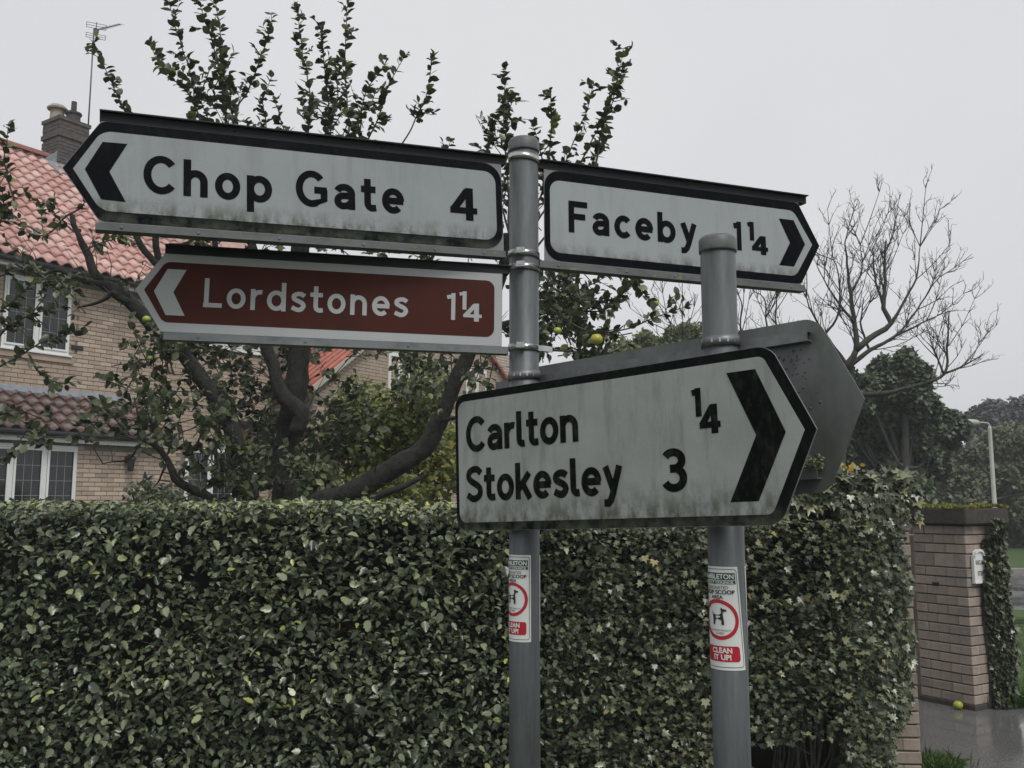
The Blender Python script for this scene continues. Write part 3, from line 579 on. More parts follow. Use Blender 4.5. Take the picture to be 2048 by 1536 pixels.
def chan(z, x0, x1, y0, y1): return MB().box(x0, x1, y0, y1, z - .011, z - .008).box(x0, x1, y0, y1, z + .008, z + .011).box(x0, x1, y0, y0 + .003, z - .008, z + .008)
for z in (.262, -.052): chan(z, -.15, .70, .0004, .020).go('back_channel', G['darkband'], t, local=True)
clampset(t, None, 1.964, .022, G['darkband'], 'slots', LP, tilt=-.04); clampset(t, None, 1.989, .022, G['darkband'], 'slots', RP, tilt=-.05)
# --- sign seen from behind
t = thing('direction_sign', 'grey back of an arrow shaped sign behind the two-line sign', 'road sign', mat=signframe(-43, 2.0, -.058))
MB().prism(arrow(-.115, .765, .8514, -.012, .347, .168, .03, .028), .010, .013).go('panel', G['alu'], t, local=True)
for z in (.309, .027): chan(z, -.135, .752, -.012, .0097).go('back_channel', G['darkband'], t, local=True)
b = MB()
for k in range(130):   # dried blisters of lichen on the bare metal
    x = .70 + rng.normal(0, .022) ; z = rng.uniform(.06, .29); r = rng.uniform(.0012, .0036); z = z + 0; V = [(x, .0094 - r * .4, z)] + [(x + r * math.cos(a) * rng.uniform(.7, 1.2), .0099, z + r * math.sin(a) * rng.uniform(.7, 1.3)) for a in np.linspace(0, 6.28, 7, endpoint=False)]
    b.raw(V, [(0, 1 + (i + 1) % 7, 1 + i) for i in range(7)])
b.go('lichen', mat('grey_lichen', (0.09, 0.095, 0.085), .9), t, local=True, kind='stuff')
n = 160; P = np.c_[rng.normal(.738, .012, n), rng.uniform(-.013, .009, n), rng.normal(.046, .008, n)]
leafcloud('moss', P @ np.array(MC.to_3x3()).T + np.array(signframe(-43, 2.0, -.058).translation), randdir(n) + [0, 0, .8], randdir(n), .008, QU, mat('moss_tuft', (0.16, 0.18, 0.09), .9), t)
# ================================================================ BRICK HELPERS
def brick_me(L, D, H, m, c=.004):
    b = MB(); b.box(0, L, 0, D, 0, H, c); return mesh('brick', b.V, b.F, m)
def piece(name, me, parent, M):
    o = bpy.data.objects.new(name, me); COL.objects.link(o); o.parent = parent; o.matrix_parent_inverse = WM(parent).inverted(); o.matrix_basis = M; return o
# ================================================================ GATE PILLARS
PB_A, PB_B = brick_me(.2225, .1, .066, G['pbrick']), brick_me(.2225, .1, .103, G['pbrick'])
SHADES = [dirty('pillar_brick_' + n_, c_, tuple(x * .5 for x in c_), 0.75, 7, .42, .75, (1, 1, .5), 0, .75, .3) for n_, c_ in (('pale', (0.36, 0.30, 0.255)), ('grey', (0.27, 0.235, 0.205)), ('red', (0.19, 0.13, 0.11)), ('buff', (0.32, 0.265, 0.22)))]
PBS = [(brick_me(.2225, .1, .066, m_), brick_me(.2225, .1, .103, m_)) for m_ in SHADES]
def brick_pillar(t, M, size, ncourse, z0, sides, tall=()):
    body = MB(); body.box(.009, size - .009, .009, size - .009, -.05, z0 + ncourse * .0755 + .035 * len(tall), 0); body.go('mortar_core', G['pmortar'], t, M=M)
    z = z0
    for k in range(ncourse):
        hi = k in tall
        for s in sides:   # pinwheel bond, each side two stretchers long
            for j in range(2):
                sh = PBS[random.choices((0, 1, 2, 3), (4, 2, .25, 4))[0]]; Lr = (size - .1 - .003) / 2 / .2225
                x = (0 if k % 2 == 0 else .1 + .004) + j * ((size - .1) / 2 + .0005) if j or k % 2 else 0
                Ms = Matrix.Translation((size / 2, size / 2, 0)) @ Matrix.Rotation(s * math.pi / 2, 4, 'Z') @ Matrix.Translation((-size / 2, -size / 2, 0))
                jit = Matrix.Translation((x, random.uniform(-.0025, .0025), z)) @ Matrix.Rotation(random.uniform(-.004, .004), 4, 'Z') @ Matrix.Diagonal((Lr, 1, 1, 1))
                piece('brick', sh[1 if hi else 0], t, M @ Ms @ jit)
        z += .1125 if hi else .0755
    return z
A_ = R(31)
pc = np.array([3.625, 7.50])        # corner nearest the road
MR = Matrix.Translation((pc[0], pc[1], 0)) @ Matrix.Rotation(A_, 4, 'Z')     # x along road face, y back along gateway face
t = thing('gate_pillar', 'brick gate pillar with a mossy stone cap and bare brick face beside the lawn', 'gate pillar', (pc[0], pc[1], 0))
zt = brick_pillar(t, MR, .47, 18, .055, (0, 3, 1, 2), tall=(14,))
MB().box(-.012, .482, -.012, .482, -.05, .053, .006).go('plinth', G['slab'], t, M=MR)
capm = MB(); capm.box(-.06, .53, -.06, .53, zt + .002, zt + .135, .012); capm.go('cap_stone', G['slab'], t, M=MR)
n = 7000; P = np.c_[rng.uniform(-.06, .53, n), rng.uniform(-.06, .53, n), np.full(n, zt + .13)]; P[:, 2] += .02 * np.clip(fnoise(P, 9), 0, 1.2)
Mn = np.array(MR); Pw = P @ Mn[:3, :3].T + Mn[:3, 3]
leafcloud('moss', Pw, randdir(n) * .7 + [0, 0, 1], randdir(n), rng.uniform(.012, .032, n), QU, leafmat('moss_leaf', [(0, (0.11, 0.12, 0.025)), (.6, (0.24, 0.23, 0.05)), (1, (0.42, 0.38, 0.15))], .9, .1), t)
def wallivy(name, n, surf, S, parent, lmk, tpl=IV, down=1.0, tint=None, objs=0, objS=None):
    """surf(n) -> points and outward normals; leaves hang over one another"""
    P, Nn = surf(n); k = len(P)
    D = nrm(rng.normal(0, .55, (k, 3)) + np.array([0, 0, -down]) + Nn * .25); Nv = nrm(Nn + rng.normal(0, .38, (k, 3)) + [0, 0, .35])
    s = rng.uniform(S[0], S[1], k)
    leafcloud(name, P, D, Nv, s, tpl, LM[lmk], parent, tint)
    if objs:
        P, Nn = surf(objs * 2); P = P[:objs] + Nn[:objs] * .012; Nn = Nn[:objs]; k = len(P)
        D = nrm(rng.normal(0, .5, (k, 3)) + np.array([0, 0, -down]) + Nn * .3); Nv = nrm(Nn + rng.normal(0, .3, (k, 3)) + [0, 0, .4])
        leaf_objects(P, D, Nv, rng.uniform(*(objS or (S[1] * .9, S[1] * 1.25)), k), tpl, LM[lmk + '_o'], parent)
def right_ivy(n):
    u = rng.random(n); z = rng.uniform(.0, 1.5, n); keep = rng.random(n) < 1.0
    x = .17 + .03 * np.sin(z * 5) + .05 * rng.random(n) + u * (.24 - .12 * np.clip((z - 1.1) / .4, 0, 1) - .10 * np.clip((.4 - z) / .4, 0, 1)); y = -.02 - .05 * np.sin(np.clip(u, 0, 1) * math.pi * .5) - .03 * fnoise(np.c_[x * 4, z * 4, z * 0], 2) - .03 * rng.random(n)
    P = np.c_[x, y, z]; Nn = np.tile([.3, -1, .1], (n, 1)); ok = (z < 1.36) | (u > .3)
    return (P @ Mn[:3, :3].T + Mn[:3, 3])[ok], (nrm(Nn) @ Mn[:3, :3].T)[ok]
wl_ = thing('ivy', 'trailing ivy growing up the right hand side of the brick gate pillar', 'ivy', tuple(Mn[:3, :3] @ np.array([.6, -.06, 0]) + Mn[:3, 3]))
wallivy('foliage', 4200, right_ivy, (.03, .055), wl_, 'ivy', tint=rng.beta(2.4, 2, 4200)[:1].repeat(1) if False else None, objs=60, objS=(.05, .065))
b = MB()
for k in range(5):
    x0 = .18 + .06 * k; b.tube(np.array([(x0 + .02 * math.sin(z * 6 + k), -.012 - .01 * (k % 2), z) for z in np.linspace(0, 1.3, 22)]) @ Mn[:3, :3].T + Mn[:3, 3], .006, 5)
b.go('stem', G['twig'], wl_, kind='stuff')
# low brick garden wall continuing from the pillar under the ivy
t2 = thing('garden_wall', 'ivy hidden brick garden wall running back from the gate pillar', 'wall', tuple(Mn[:3, :3] @ np.array([.26, .6, 0]) + Mn[:3, 3]))
MB().box(.15, .37, .474, 2.4, -.05, 1.35, .01).go('wall_body', G['pbrick'], t2, M=MR)
# fallen apple and name plate
def apple_geo(c, r, squash=.88):
    b = MB(); prof = []
    for i in range(13):
        a = math.pi * i / 12; rr = r * math.sin(a) * (1 + .06 * math.cos(a)); z = -r * squash * math.cos(a) - (.18 * r * math.exp(-(math.sin(a) / .35) ** 2) * math.copysign(1, -math.cos(a)))
        prof.append((max(rr, .0006), z))
    b.lathe([(p, c[2] + z) for p, z in prof], 18, (c[0], c[1])); return b
fa = W(1916, 1409, 7.55); fa[2] = .036 + .012
o = apple_geo(fa, .037).go('fallen_apple', G['yapple'], None, True); tag(o, 'pale yellow apple lying on the wet drive at the pillar foot', 'apple')
MPt = MR @ Matrix.Translation((.125, -.018, 1.125))
pt = thing('name_plate', 'small white house name plate with arched top screwed to the brick pillar', 'house sign', mat=MPt)
arch = [(-.07, -.125), (.07, -.125), (.07, .085), (.052, .085)] + [(.052 * math.cos(a), .085 + .045 * math.sin(a)) for a in np.linspace(.3, math.pi - .3, 9)] + [(-.052, .085), (-.07, .085)]
MB().prism(arch, -.012, .012).go('plate', G['plate'], pt, local=True)
MB().prism([(x * .98, z) for x, z in [(-.07, .08), (-.05, .08)] + [(.05 * math.cos(a), .085 + .03 * math.sin(a)) for a in np.linspace(math.pi - .3, .3, 9)] + [(.05, .08), (.07, .08), (.07, .085), (.054, .09)] + [(.056 * math.cos(a), .09 + .045 * math.sin(a)) for a in np.linspace(.3, math.pi - .3, 9)] + [(-.054, .09), (-.07, .085)]], -.026, -.0125).go('moulding', G['plate'], pt, local=True)
MB().box(-.074, .074, -.02, .012, -.136, -.1255).go('ledge', G['plate'], pt, local=True)
for s_, z_, w_, h_ in (('BARCLAY', .012, .1, .05), ('SITE', -.075, .06, .05)):
    V, F = text_geo(s_, h_, .0014); w0 = V[:, 0].max() - V[:, 0].min(); MB().raw([(p[0] * w_ / w0, -.0128, z_ + p[1]) for p in V], F).go('lettering', G['platetx'], pt, local=True)
o = MB().box(0, .012, 0, .012, 0, .012).V
b = MB(); b.box(-.03, .03, -.006, .004, -.012, .012, .003); b.box(-.016, .016, -.014, -.0062, -.008, .009, .003)
gh = b.go('hinge_plate', G['iron'], None, M=MR @ Matrix.Translation((-.004, .28, .97)) @ Matrix.Rotation(-math.pi / 2, 4, 'Z')); tag(gh, 'small black iron gate fixing on the gateway face of the brick pillar', 'gate fixing')
# left pillar, nearly lost in ivy
ML = Matrix.Translation((1.965, 5.72, 0)) @ Matrix.Rotation(R(-4), 4, 'Z')
t = thing('gate_pillar', 'ivy smothered brick gate pillar at the end of the hedge', 'gate pillar', (2.02, 5.72, 0))
zl = brick_pillar(t, ML, .45, 20, .03, (0, 1))
MB().box(-.01, .49, -.02, .49, zl + .002, zl + .08, .012).go('cap_stone', G['slab'], t, M=ML)
# ================================================================ HEDGES
HY, HT = 5.55, 1.632
hx0, hx1 = -3.9, .62
hd = thing('beech_hedge', 'tall clipped beech hedge with broad glossy leaves under the house windows', 'hedge', (-1.6, 5.9, 0))
b = MB(); b.box(hx0, hx1 + .3, HY + .32, HY + .95, 0, HT - .10, .05); b.go('inner_light_block', G['core'], hd)  # solid box for the twiggy inside, put in to block light
def hedge_surf(n, x0, x1, top, yf, depth=.17, topfrac=.24, topdepth=.75):
    nt = int(n * topfrac); nf = n - nt
    x = rng.uniform(x0, x1, nf); z = rng.uniform(.0, top, nf); d = rng.random(nf) ** 1.1 * depth
    nzv = fnoise(np.c_[x, z * 1.2, 0 * x], 3.2); y = yf + d - .06 * nzv + .035 * fnoise(np.c_[x, z, 0 * x], 14) + np.clip(.06 - (top - z), 0, .06) * .9
    P1 = np.c_[x, y, z]; N1 = np.tile([0, -1.0, .25], (nf, 1))
    x = rng.uniform(x0, x1, nt); y = yf + .02 + rng.random(nt) * topdepth; z = top - rng.random(nt) ** 1.5 * .09 + .02 * fnoise(np.c_[x, y, 0 * x], 4.0)
    return np.vstack([P1, np.c_[x, y, z]]), np.vstack([N1, np.tile([0, -.25, 1.0], (nt, 1))])
def hedge_fol(name, n, S, tpl, lmk, parent, seedn, gaps=.9, width=1.0, topyellow=.25, dark=0.0, **k):
    P, Nn = hedge_surf(n, **k); g = fnoise(P, 6.5); keep = ((g < gaps) | (rng.random(len(P)) < .3)) & ~((P[:, 0] > 1.35) & (P[:, 0] < 1.93) & (P[:, 2] < .27 + .1 * fnoise(P, 5))); P, Nn = P[keep], Nn[keep]; m_ = len(P)
    D = nrm(rng.normal(0, .75, (m_, 3)) * [1, .8, .6] + [.15, -.55, -.3]); Nv = nrm(Nn * .3 + rng.normal(0, .42, (m_, 3)) + [0, -.08, 1.0])
    tint = np.clip(rng.beta(2.1, 2.1, m_) * .88 + .12 * fnoise(P, 2.0) - dark + topyellow * np.exp(-np.clip(k['top'] - P[:, 2], 0, 9) / .06) + (rng.random(m_) < .025) * .5, 0, 1)
    leafcloud(name, P, D, Nv, rng.uniform(S[0], S[1], m_) * (1 + .2 * fnoise(P, 1.7)), tpl, LM[lmk], parent, tint, width=width)
hedge_fol('foliage', 31000, (.028, .062), SER, 'hedge', hd, 0, x0=hx0, x1=hx1, top=HT, yf=HY, width=.92, depth=.30, gaps=.25)
n = 300; P, Nn = hedge_surf(n, -3.15, .1, HT - .06, HY - .03, depth=.02, topfrac=0.0)
P = P[P[:, 2] > .05]; n = len(P); leaf_objects(P, nrm(rng.normal(0, .7, (n, 3)) + [.1, -.4, -.5]), nrm(rng.normal(0, .45, (n, 3)) + [0, -.55, .95]), rng.uniform(.05, .075, n), SER, LM['hedge_o'], hd, width=1.08)
b = MB()
for k in range(90):
    p = np.array([rng.uniform(hx0, hx1), HY + rng.uniform(.0, .1), rng.uniform(.2, 1.5)]); d = nrm([rng.normal(0, 1), -.15, rng.normal(.3, .6)])
    b.tube([p, p + d * .09, p + d * .18 + [0, -.01, .02]], [.003, .0022, .001], 4)
b.go('twig', G['twig'], hd, kind='stuff')
iv = thing('ivy_hedge', 'dense small leaved ivy bank between the beech hedge and the gate pillar', 'ivy', (1.3, 5.8, 0))
b = MB(); b.box(hx1 + .32, 2.0, HY + .32, HY + .75, 0.30, 1.44, .05); b.box(hx1 + .32, 2.0, HY + .42, HY + .75, 0, .3); b.go('inner_light_block', G['core'], iv)  # solid boxes within the ivy bank, added to stop light coming through
hedge_fol('foliage', 29000, (.022, .05), IV, 'ivy', iv, 0, x0=hx1 - .42, x1=2.2, top=1.535, yf=HY, depth=.30, topyellow=.3, gaps=.25, topdepth=.5, topfrac=.16)
n = 220; P, Nn = hedge_surf(n, .45, 2.15, 1.5, HY - .03, depth=.02, topfrac=0.0); n = len(P)
leaf_objects(P, nrm(rng.normal(0, .7, (n, 3)) + [.1, -.3, -.6]), nrm(rng.normal(0, .45, (n, 3)) + [0, -.6, .9]), rng.uniform(.044, .062, n), IV, LM['ivy_o'], iv)
b = MB()
for k in range(26):
    x = rng.uniform(1.55, 2.1); z0_ = 0; b.tube(spline([(x, HY + .26 + rng.uniform(-.06, .05), 0), (x + rng.normal(0, .03), HY + .2, .25), (x + rng.normal(0, .08), HY + .15, .6)], .1), rng.uniform(.004, .009), 5)
for k in range(60):
    p = np.array([rng.uniform(.6, 2.1), HY + rng.uniform(.0, .1), rng.uniform(.2, 1.45)]); d = nrm([rng.normal(0, 1), -.15, rng.normal(.1, .8)]); b.tube([p, p + d * .08, p + d * .16], [.003, .0022, .001], 4)
b.go('stem', G['twig'], iv, kind='stuff')
# big-leaved ivy crown on the pillar top
ic = thing('ivy', 'broad leaved ivy mounded over the top of the hedge end pillar', 'ivy', (2.05, 5.9, 0))
def crown(n):
    a = rng.uniform(0, 1, n); x = 1.62 + a * .86; env = np.where(x < 1.95, (x - 1.62) / .33, 1.0); zt_ = 1.64 + .17 * np.sqrt(np.clip(env, 0, 1)) - np.clip(x - 2.40, 0, 1) * 1.2
    top = rng.random(n) < .35; z = np.where(top, zt_ + rng.normal(0, .012, n), zt_ - rng.random(n) ** 1.2 * .17)
    y = np.where(top, 5.70 + rng.random(n) * .4, 5.675 - .05 * fnoise(np.c_[x * 5, z * 5, z * 0], 1) + .06 * rng.random(n))
    return np.c_[x, y, z], nrm(np.where(top[:, None], [[0, -.4, 1.0]], [[.05, -1.0, .35]]))
wallivy('foliage', 620, crown, (.05, .09), ic, 'ivy', down=.7, objs=120, objS=(.085, .115))
def pil(n):
    z = rng.uniform(.03, 1.7, n); edge = 2.395 - .035 * np.exp(-((z - 1.25) / .5) ** 2) - .22 * np.clip((.75 - z) / .75, 0, 1) ** 1.2 + .018 * np.sin(z * 17); x = 1.98 + rng.random(n) * (edge - 1.98)
    y = 5.66 - .06 * rng.random(n) - .03 * fnoise(np.c_[x * 4, z * 4, 0 * z], 2); return np.c_[x, y, z], nrm(np.tile([.15, -1, .1], (n, 1)))
wallivy('climbing_growth', 3400, pil, (.028, .055), ic, 'ivy', objs=40, objS=(.05, .066))
b = MB(); b.box(1.66, 2.0, 5.75, 6.05, 1.3, 1.60, .03); b.go('inner_light_block', G['core'], ic)  # solid box under the ivy mound, added as another light block
b = MB()
for k in range(7): x = 1.7 + .1 * k; b.tube(spline([(x, 5.72, 1.5), (x + .03, 5.66, 1.72), (x + .12, 5.64, 1.79), (x + .2, 5.66, 1.775)], .05), .0045, 5)
b.go('stem', G['twig'], ic, kind='stuff')
yb = thing('yellow_shrub', 'sprig of bright yellow leaves showing above the ivy crown', 'shrub', tuple(W(1692, 1000, 6.5)[:2]) + (0,))
n = 46; c = np.array([W(1675, 945, 6.5), W(1703, 940, 6.5), W(1690, 955, 6.5)]); P = c[rng.integers(0, 3, n)] + rng.normal(0, .026, (n, 3)); leafcloud('foliage', P, randdir(n) + [0, -.3, .3], randdir(n) + [0, -1, .3], rng.uniform(.035, .06, n), OV, G['flower'], yb, kind='stuff')
b = MB(); base = W(1692, 1000, 6.5); base[2] = 0
for q in c: b.tube(spline([base, base + [0, .02, 1.2], q], .2), [.008] * 0 or .006, 5)
b.go('stem', G['twig'], yb, kind='stuff')
# ================================================================ HOUSE (local frame: x along the front, y into the house, z up)
He = np.array([.5547, .83205]); MH = Matrix.Translation((-6.836, 15.8, 0)) @ Matrix.Rotation(math.atan2(He[1], He[0]), 4, 'Z')
hs_ = thing('brick_house', 'two storey buff brick house with red pantile roof and white leaded windows', 'house', mat=MH)
HX0, HX1 = -6.0, 5.2
w = MB(); w.box(HX0, HX1, .812, 8.0, -.1, 5.55); w.box(HX0, 1.05, .012, .81, -.1, 2.62); wall = w.go('wall', G['mortar'], hs_, local=True)
# windows: openings are recessed frames set 30 mm into brick
def window(x0, x1, z0, z1, yw, ncase, cols, rows, parent, sill=True, curtain=False):
    f = MB(); fw = .055
    f.box(x0, x1, yw - .008, yw + .05, z1 - fw, z1); f.box(x0, x1, yw - .008, yw + .05, z0, z0 + fw); cw = (x1 - x0) / ncase
    f.box(x0, x0 + fw, yw - .008, yw + .05, z0 + fw, z1 - fw); f.box(x1 - fw, x1, yw - .008, yw + .05, z0 + fw, z1 - fw)
    for k in range(1, ncase): f.box(x0 + k * cw - fw * .55, x0 + k * cw + fw * .55, yw - .008, yw + .05, z0 + fw, z1 - fw)
    fr = f.go('window', G['upvc'], parent, local=True)
    for k in range(ncase):
        a, c = x0 + k * cw + fw * .55, x0 + (k + 1) * cw - fw * .55
        s = MB(); e = .038; s.box(a + .004, c - .004, yw - .024, yw - .0085, z1 - fw - e, z1 - fw - .004); s.box(a + .004, c - .004, yw - .024, yw - .0085, z0 + fw + .004, z0 + fw + e)
        s.box(a + .004, a + e, yw - .024, yw - .0085, z0 + fw + e, z1 - fw - e); s.box(c - e, c - .004, yw - .024, yw - .0085, z0 + fw + e, z1 - fw - e); s.go('casement', G['upvc'], fr, local=True)
        MB().raw([(a, yw + .004, z0 + fw), (c, yw + .004, z0 + fw), (c, yw + .004, z1 - fw), (a, yw + .004, z1 - fw)], [(0, 1, 2, 3)]).go('pane', G['glass'], fr, local=True)
        l = MB(); ai, ci, zi, zo = a + e, c - e, z0 + fw + e, z1 - fw - e
        for q in range(1, cols): x = ai + (ci - ai) * q / cols; l.box(x - .004, x + .004, yw - .003, yw + .003, zi, zo)
        for q in range(1, rows): z = zi + (zo - zi) * q / rows; l.box(ai, ci, yw - .0042, yw - .0031, z - .004, z + .004)
        l.go('lead_bars', G['came'], fr, local=True)
    if sill: MB().box(x0 - .03, x1 + .04, yw - .06, yw + .02, z0 - .035, z0 - .002, .006).go('sill', G['upvc'], fr, local=True)
    return fr
WINS = [(-1.69 - .535, -.61, 1.15, 2.527, 0.0, 3, 3, 5), (-1.56, -.40, 4.14, 5.385, .8, 2, 3, 4), (-2.75, -1.70, 4.14, 5.385, .8, 2, 3, 4), (2.1, 3.86, 1.15, 2.67, .8, 3, 3, 5), (2.39, 3.85, 4.72, 5.36, .8, 3, 3, 3)]
for q in WINS: window(q[0], q[1], q[2], q[3], q[4], q[5], q[6], q[7], hs_)
# bricks
BA = brick_me(.215, .1, .064, G['brick'], .003)
BSH = [brick_me(.215, .1, .064, mat('buff_brick_' + str(k), c1, .85, c2, 20, .4, 120, obj_rand=.15), .003) for k, (c1, c2) in enumerate((((.50, .40, .32), (.40, .32, .255)), ((.44, .35, .28), (.35, .28, .225)), ((.54, .45, .36), (.44, .36, .28)), ((.42, .32, .26), (.34, .26, .21))))]
cands = []
def inwin(x0, x1, z0, z1, y):
    for q in WINS:
        if abs(q[4] - y) < .1 and x1 > q[0] - .005 and x0 < q[1] + .005 and z1 > q[2] - .03 and z0 < q[3] + .005: return True
    return False
for (xa, xb, za, zb, yf) in ((-2.4, 1.04, .75, 2.5, 0.0), (-2.6, 4.2, 3.52, 5.46, .8), (1.1, 4.2, .75, 3.5, .8)):
    nz_ = int((zb - za) / .075)
    for j in range(nz_):
        z = za + j * .075; x = xa - (.1125 if j % 2 else 0)
        while x < xb - .05:
            L = min(.215, xb - x)
            if not inwin(x, x + L, z, z + .064, yf): cands.append((x, yf, z, L))
            else:    # cut bricks up to a window edge
                pass
            x += .225
random.Random(3).shuffle(cands)
def vis(c): x, y, z, L = c; return 0 if (y == 0.0 and -.62 < x < 1.0 and z > 1.55) else (1 if (y == .8 and -.45 < x < 1.1 and z > 3.5) else 2)
cands.sort(key=vis); rest = MB()
for i, (x, y, z, L) in enumerate(cands):
    dy = random.uniform(-.002, .002)
    if i < 300: piece('brick', BSH[random.choices((0, 1, 2, 3), (4, 3, 2, 2))[0]], wall, MH @ Matrix.Translation((x, y + dy, z)) @ Matrix.Diagonal((L / .215, 1, 1, 1)))
    else: rest.box(x, x + L, y + dy, y + .1, z, z + .064)
# closers beside window jambs
for q in WINS:
    z = math.floor((q[2] - 1) / .075) * .075
    for yy, za in ((q[4], None),):
        base = .75 if q[4] == 0 or q[3] < 3 else 3.52; j = 0
        while base + j * .075 < q[3] + .01:
            zz = base + j * .075
            if zz > q[2] - .1:
                for e0, e1 in ((q[1] + .006, q[1] + .112),): rest.box(e0, e1, q[4] + .003, q[4] + .09, zz, zz + .064)
            j += 1
zz = .9; j = 0
while zz < 5.6:
    xx = 4.27 - (.1125 if j % 2 else 0); lim = 4.27 if zz < 3.90 else 4.27 + (zz - 3.86) / 2.95 * 4.18
    while xx < 12.3:
        if xx >= lim - .02: rest.box(xx, xx + .215, -.4, -.387, zz, zz + .064)
        xx += .225
    yy = -.38 + (.1125 if j % 2 else 0)
    while yy < .75 and zz < 3.6: rest.box(4.26, 4.271, yy, yy + .215, zz, zz + .064); yy += .225
    zz += .075; j += 1
MB().box(-.36, -.145, .772, .797, 4.27, 4.333).go('air_brick', G['gutter'], hs_, local=True)
rest.go('brickwork', G['brick_s'], hs_, local=True, kind='stuff')
for q in WINS[:3]: MB().box(q[0] - .05, q[1] + .09, q[4] - .03, q[4] + .09, q[2] - .14, q[2] - .037, .004).go('brick_sill', G['brick_s'], hs_, local=True)
# pantiles
def pantile_me(m, wd=.24, ln=.33):
    V = []; n = 9
    for (yy, zz) in ((0, .0), (ln, -.012)):
        for k in range(n + 1):
            u = k / n; h = .036 * math.sin(u * 2 * math.pi - .6) + .012 * (u - .5); V.append((u * wd * 1.10, yy, h + zz))
    V += [(v[0], 0, v[2] - .028) for v in V[:n + 1]]
    F = [(k, k + 1, n + 2 + k, n + 1 + k) for k in range(n)] + [(k + 1, k, 2 * (n + 1) + k, 2 * (n + 1) + k + 1) for k in range(n)]
    return mesh('roof_tile', V, F, m, True)
def slope_frame(x, y0, z0, y1, z1):
    a = math.atan2(z1 - z0, y1 - y0); return Matrix.Translation((x, y0, z0)) @ Matrix.Rotation(a, 4, 'X'), math.hypot(y1 - y0, z1 - z0)
def tiled(roof, x0, x1, y0, z0, y1, z1, mats, m_s, pick, wd=.235, gauge=.28, maxobj=240):
    mes = [pantile_me(m_, wd) for m_ in mats]; SF, Ls = slope_frame(0, y0, z0, y1, z1); stuff = MB(); nobj = 0; cd = []
    for r in range(int(Ls / gauge) + 1):
        for c in range(int((x1 - x0) / wd)): cd.append((pick(x0 + c * wd, r * gauge / Ls), c, r))
    cd.sort(); proto = mes[0]; PV = [v.co[:] for v in proto.vertices]; PF = [tuple(p.vertices) for p in proto.polygons]
    for p_, c, r in cd:
        M = MH @ SF @ Matrix.Translation((x0 + c * wd + random.uniform(-.003, .003), r * gauge, .045 + random.uniform(0, .004))) @ Matrix.Rotation(R(-5.6), 4, 'X')
        if nobj < maxobj and p_ < 1: piece('roof_tile', random.choice(mes), roof, M); nobj += 1
        else:
            Ml = MH.inverted() @ M; stuff.raw([Ml @ Vector(v) for v in PV], PF)
    o = stuff.go('roof_tiles', m_s, roof, True, local=True, kind='stuff') if stuff.V else None
TS = [mat('red_pantile_' + str(k), c1, .36, c2, 9, .3, 90, obj_rand=.12) for k, (c1, c2) in enumerate((((.56, .33, .29), (.45, .25, .215)), ((.48, .25, .21), (.38, .19, .16)), ((.62, .41, .37), (.51, .31, .27))))]
SF, Ls = slope_frame(0, .45, 5.58, 4.05, 8.72)
mroof = MB(); mroof.raw([(HX0 - .1, .45, 5.60), (HX1, .45, 5.60), (HX1, 4.05, 8.74), (HX0 - .1, 4.05, 8.74), (HX1, 8.3, 5.4), (HX0 - .1, 8.3, 5.4), (HX0 - .1, .45, 5.52), (HX1, .45, 5.52)], [(0, 1, 2, 3), (3, 2, 4, 5), (6, 7, 1, 0), (7, 4, 2, 1), (6, 0, 3, 5), (6, 5, 4, 7)]); mroof = mroof.go('roof', G['tile_s'], hs_, local=True)
tiled(mroof, -3.2, 4.2, .38, 5.60, 4.05, 8.74, TS, G['tile_s'], lambda x, f: 0 if (-1.9 < x < 1.2) else 2, maxobj=232)
rg = MB()
for k in range(20):
    x = -3.6 + k * .4; V = []; n = 8
    for xx in (x, x + .392):
        for q in range(n + 1): a = math.pi * q / n; V.append((xx, 4.05 - .14 * math.cos(a), 8.74 + .02 + .13 * math.sin(a)))
    rg.raw(V, [(q, q + 1, n + 2 + q, n + 1 + q) for q in range(n)] + [tuple(range(n + 1)), tuple(range(2 * n + 1, n, -1))])
rg.go('ridge_tiles', mat('ridge', (.27, .11, .075), .7, (.2, .085, .06), 8), mroof, local=True)
MB().box(HX0, HX1, .52, .80, 5.49, 5.515).box(HX0, HX1, .50, .519, 5.44, 5.515).go('fascia', G['upvc'], hs_, local=True)
MB().tube([(HX0, .43, 5.55), (HX1, .43, 5.55)], .055, 12).go('gutter', G['gutter'], hs_, local=True)
lean = MB(); lean.raw([(HX0, -.2, 2.74), (1.12, -.2, 2.74), (.78, .805, 3.42), (HX0, .805, 3.42), (1.12, -.2, 2.68), (HX0, -.2, 2.68), (1.12, .80, 2.68), (HX0, .80, 2.68)], [(0, 1, 2, 3), (5, 4, 1, 0), (1, 4, 6, 2), (5, 7, 6, 4)]); lean = lean.go('roof', G['tile2'], hs_, local=True)
TS2 = [mat('brown_pantile_' + str(k), c1, .38, c2, 9, .3, 90, obj_rand=.12) for k, (c1, c2) in enumerate((((.105, .052, .043), (.07, .037, .031)), ((.085, .043, .036), (.06, .032, .027))))]
tiled(lean, -2.35, 1.12, -.24, 2.75, .72, 3.38, TS2, G['tile2'], lambda x, f: 0 if x < 1.05 - f * .4 else 2, gauge=.27, maxobj=68)
MB().raw([(HX0, .70, 3.43), (.85, .70, 3.43), (.85, .795, 3.545), (HX0, .795, 3.545), (HX0, .72, 3.36), (.85, .72, 3.36)], [(0, 1, 2, 3), (4, 5, 1, 0)]).go('lead_flashing', G['lead'], hs_, local=True)
MB().box(HX0, 1.1, -.12, -.005, 2.60, 2.625).box(HX0, 1.1, -.14, -.121, 2.57, 2.66).go('fascia', G['upvc'], hs_, local=True)
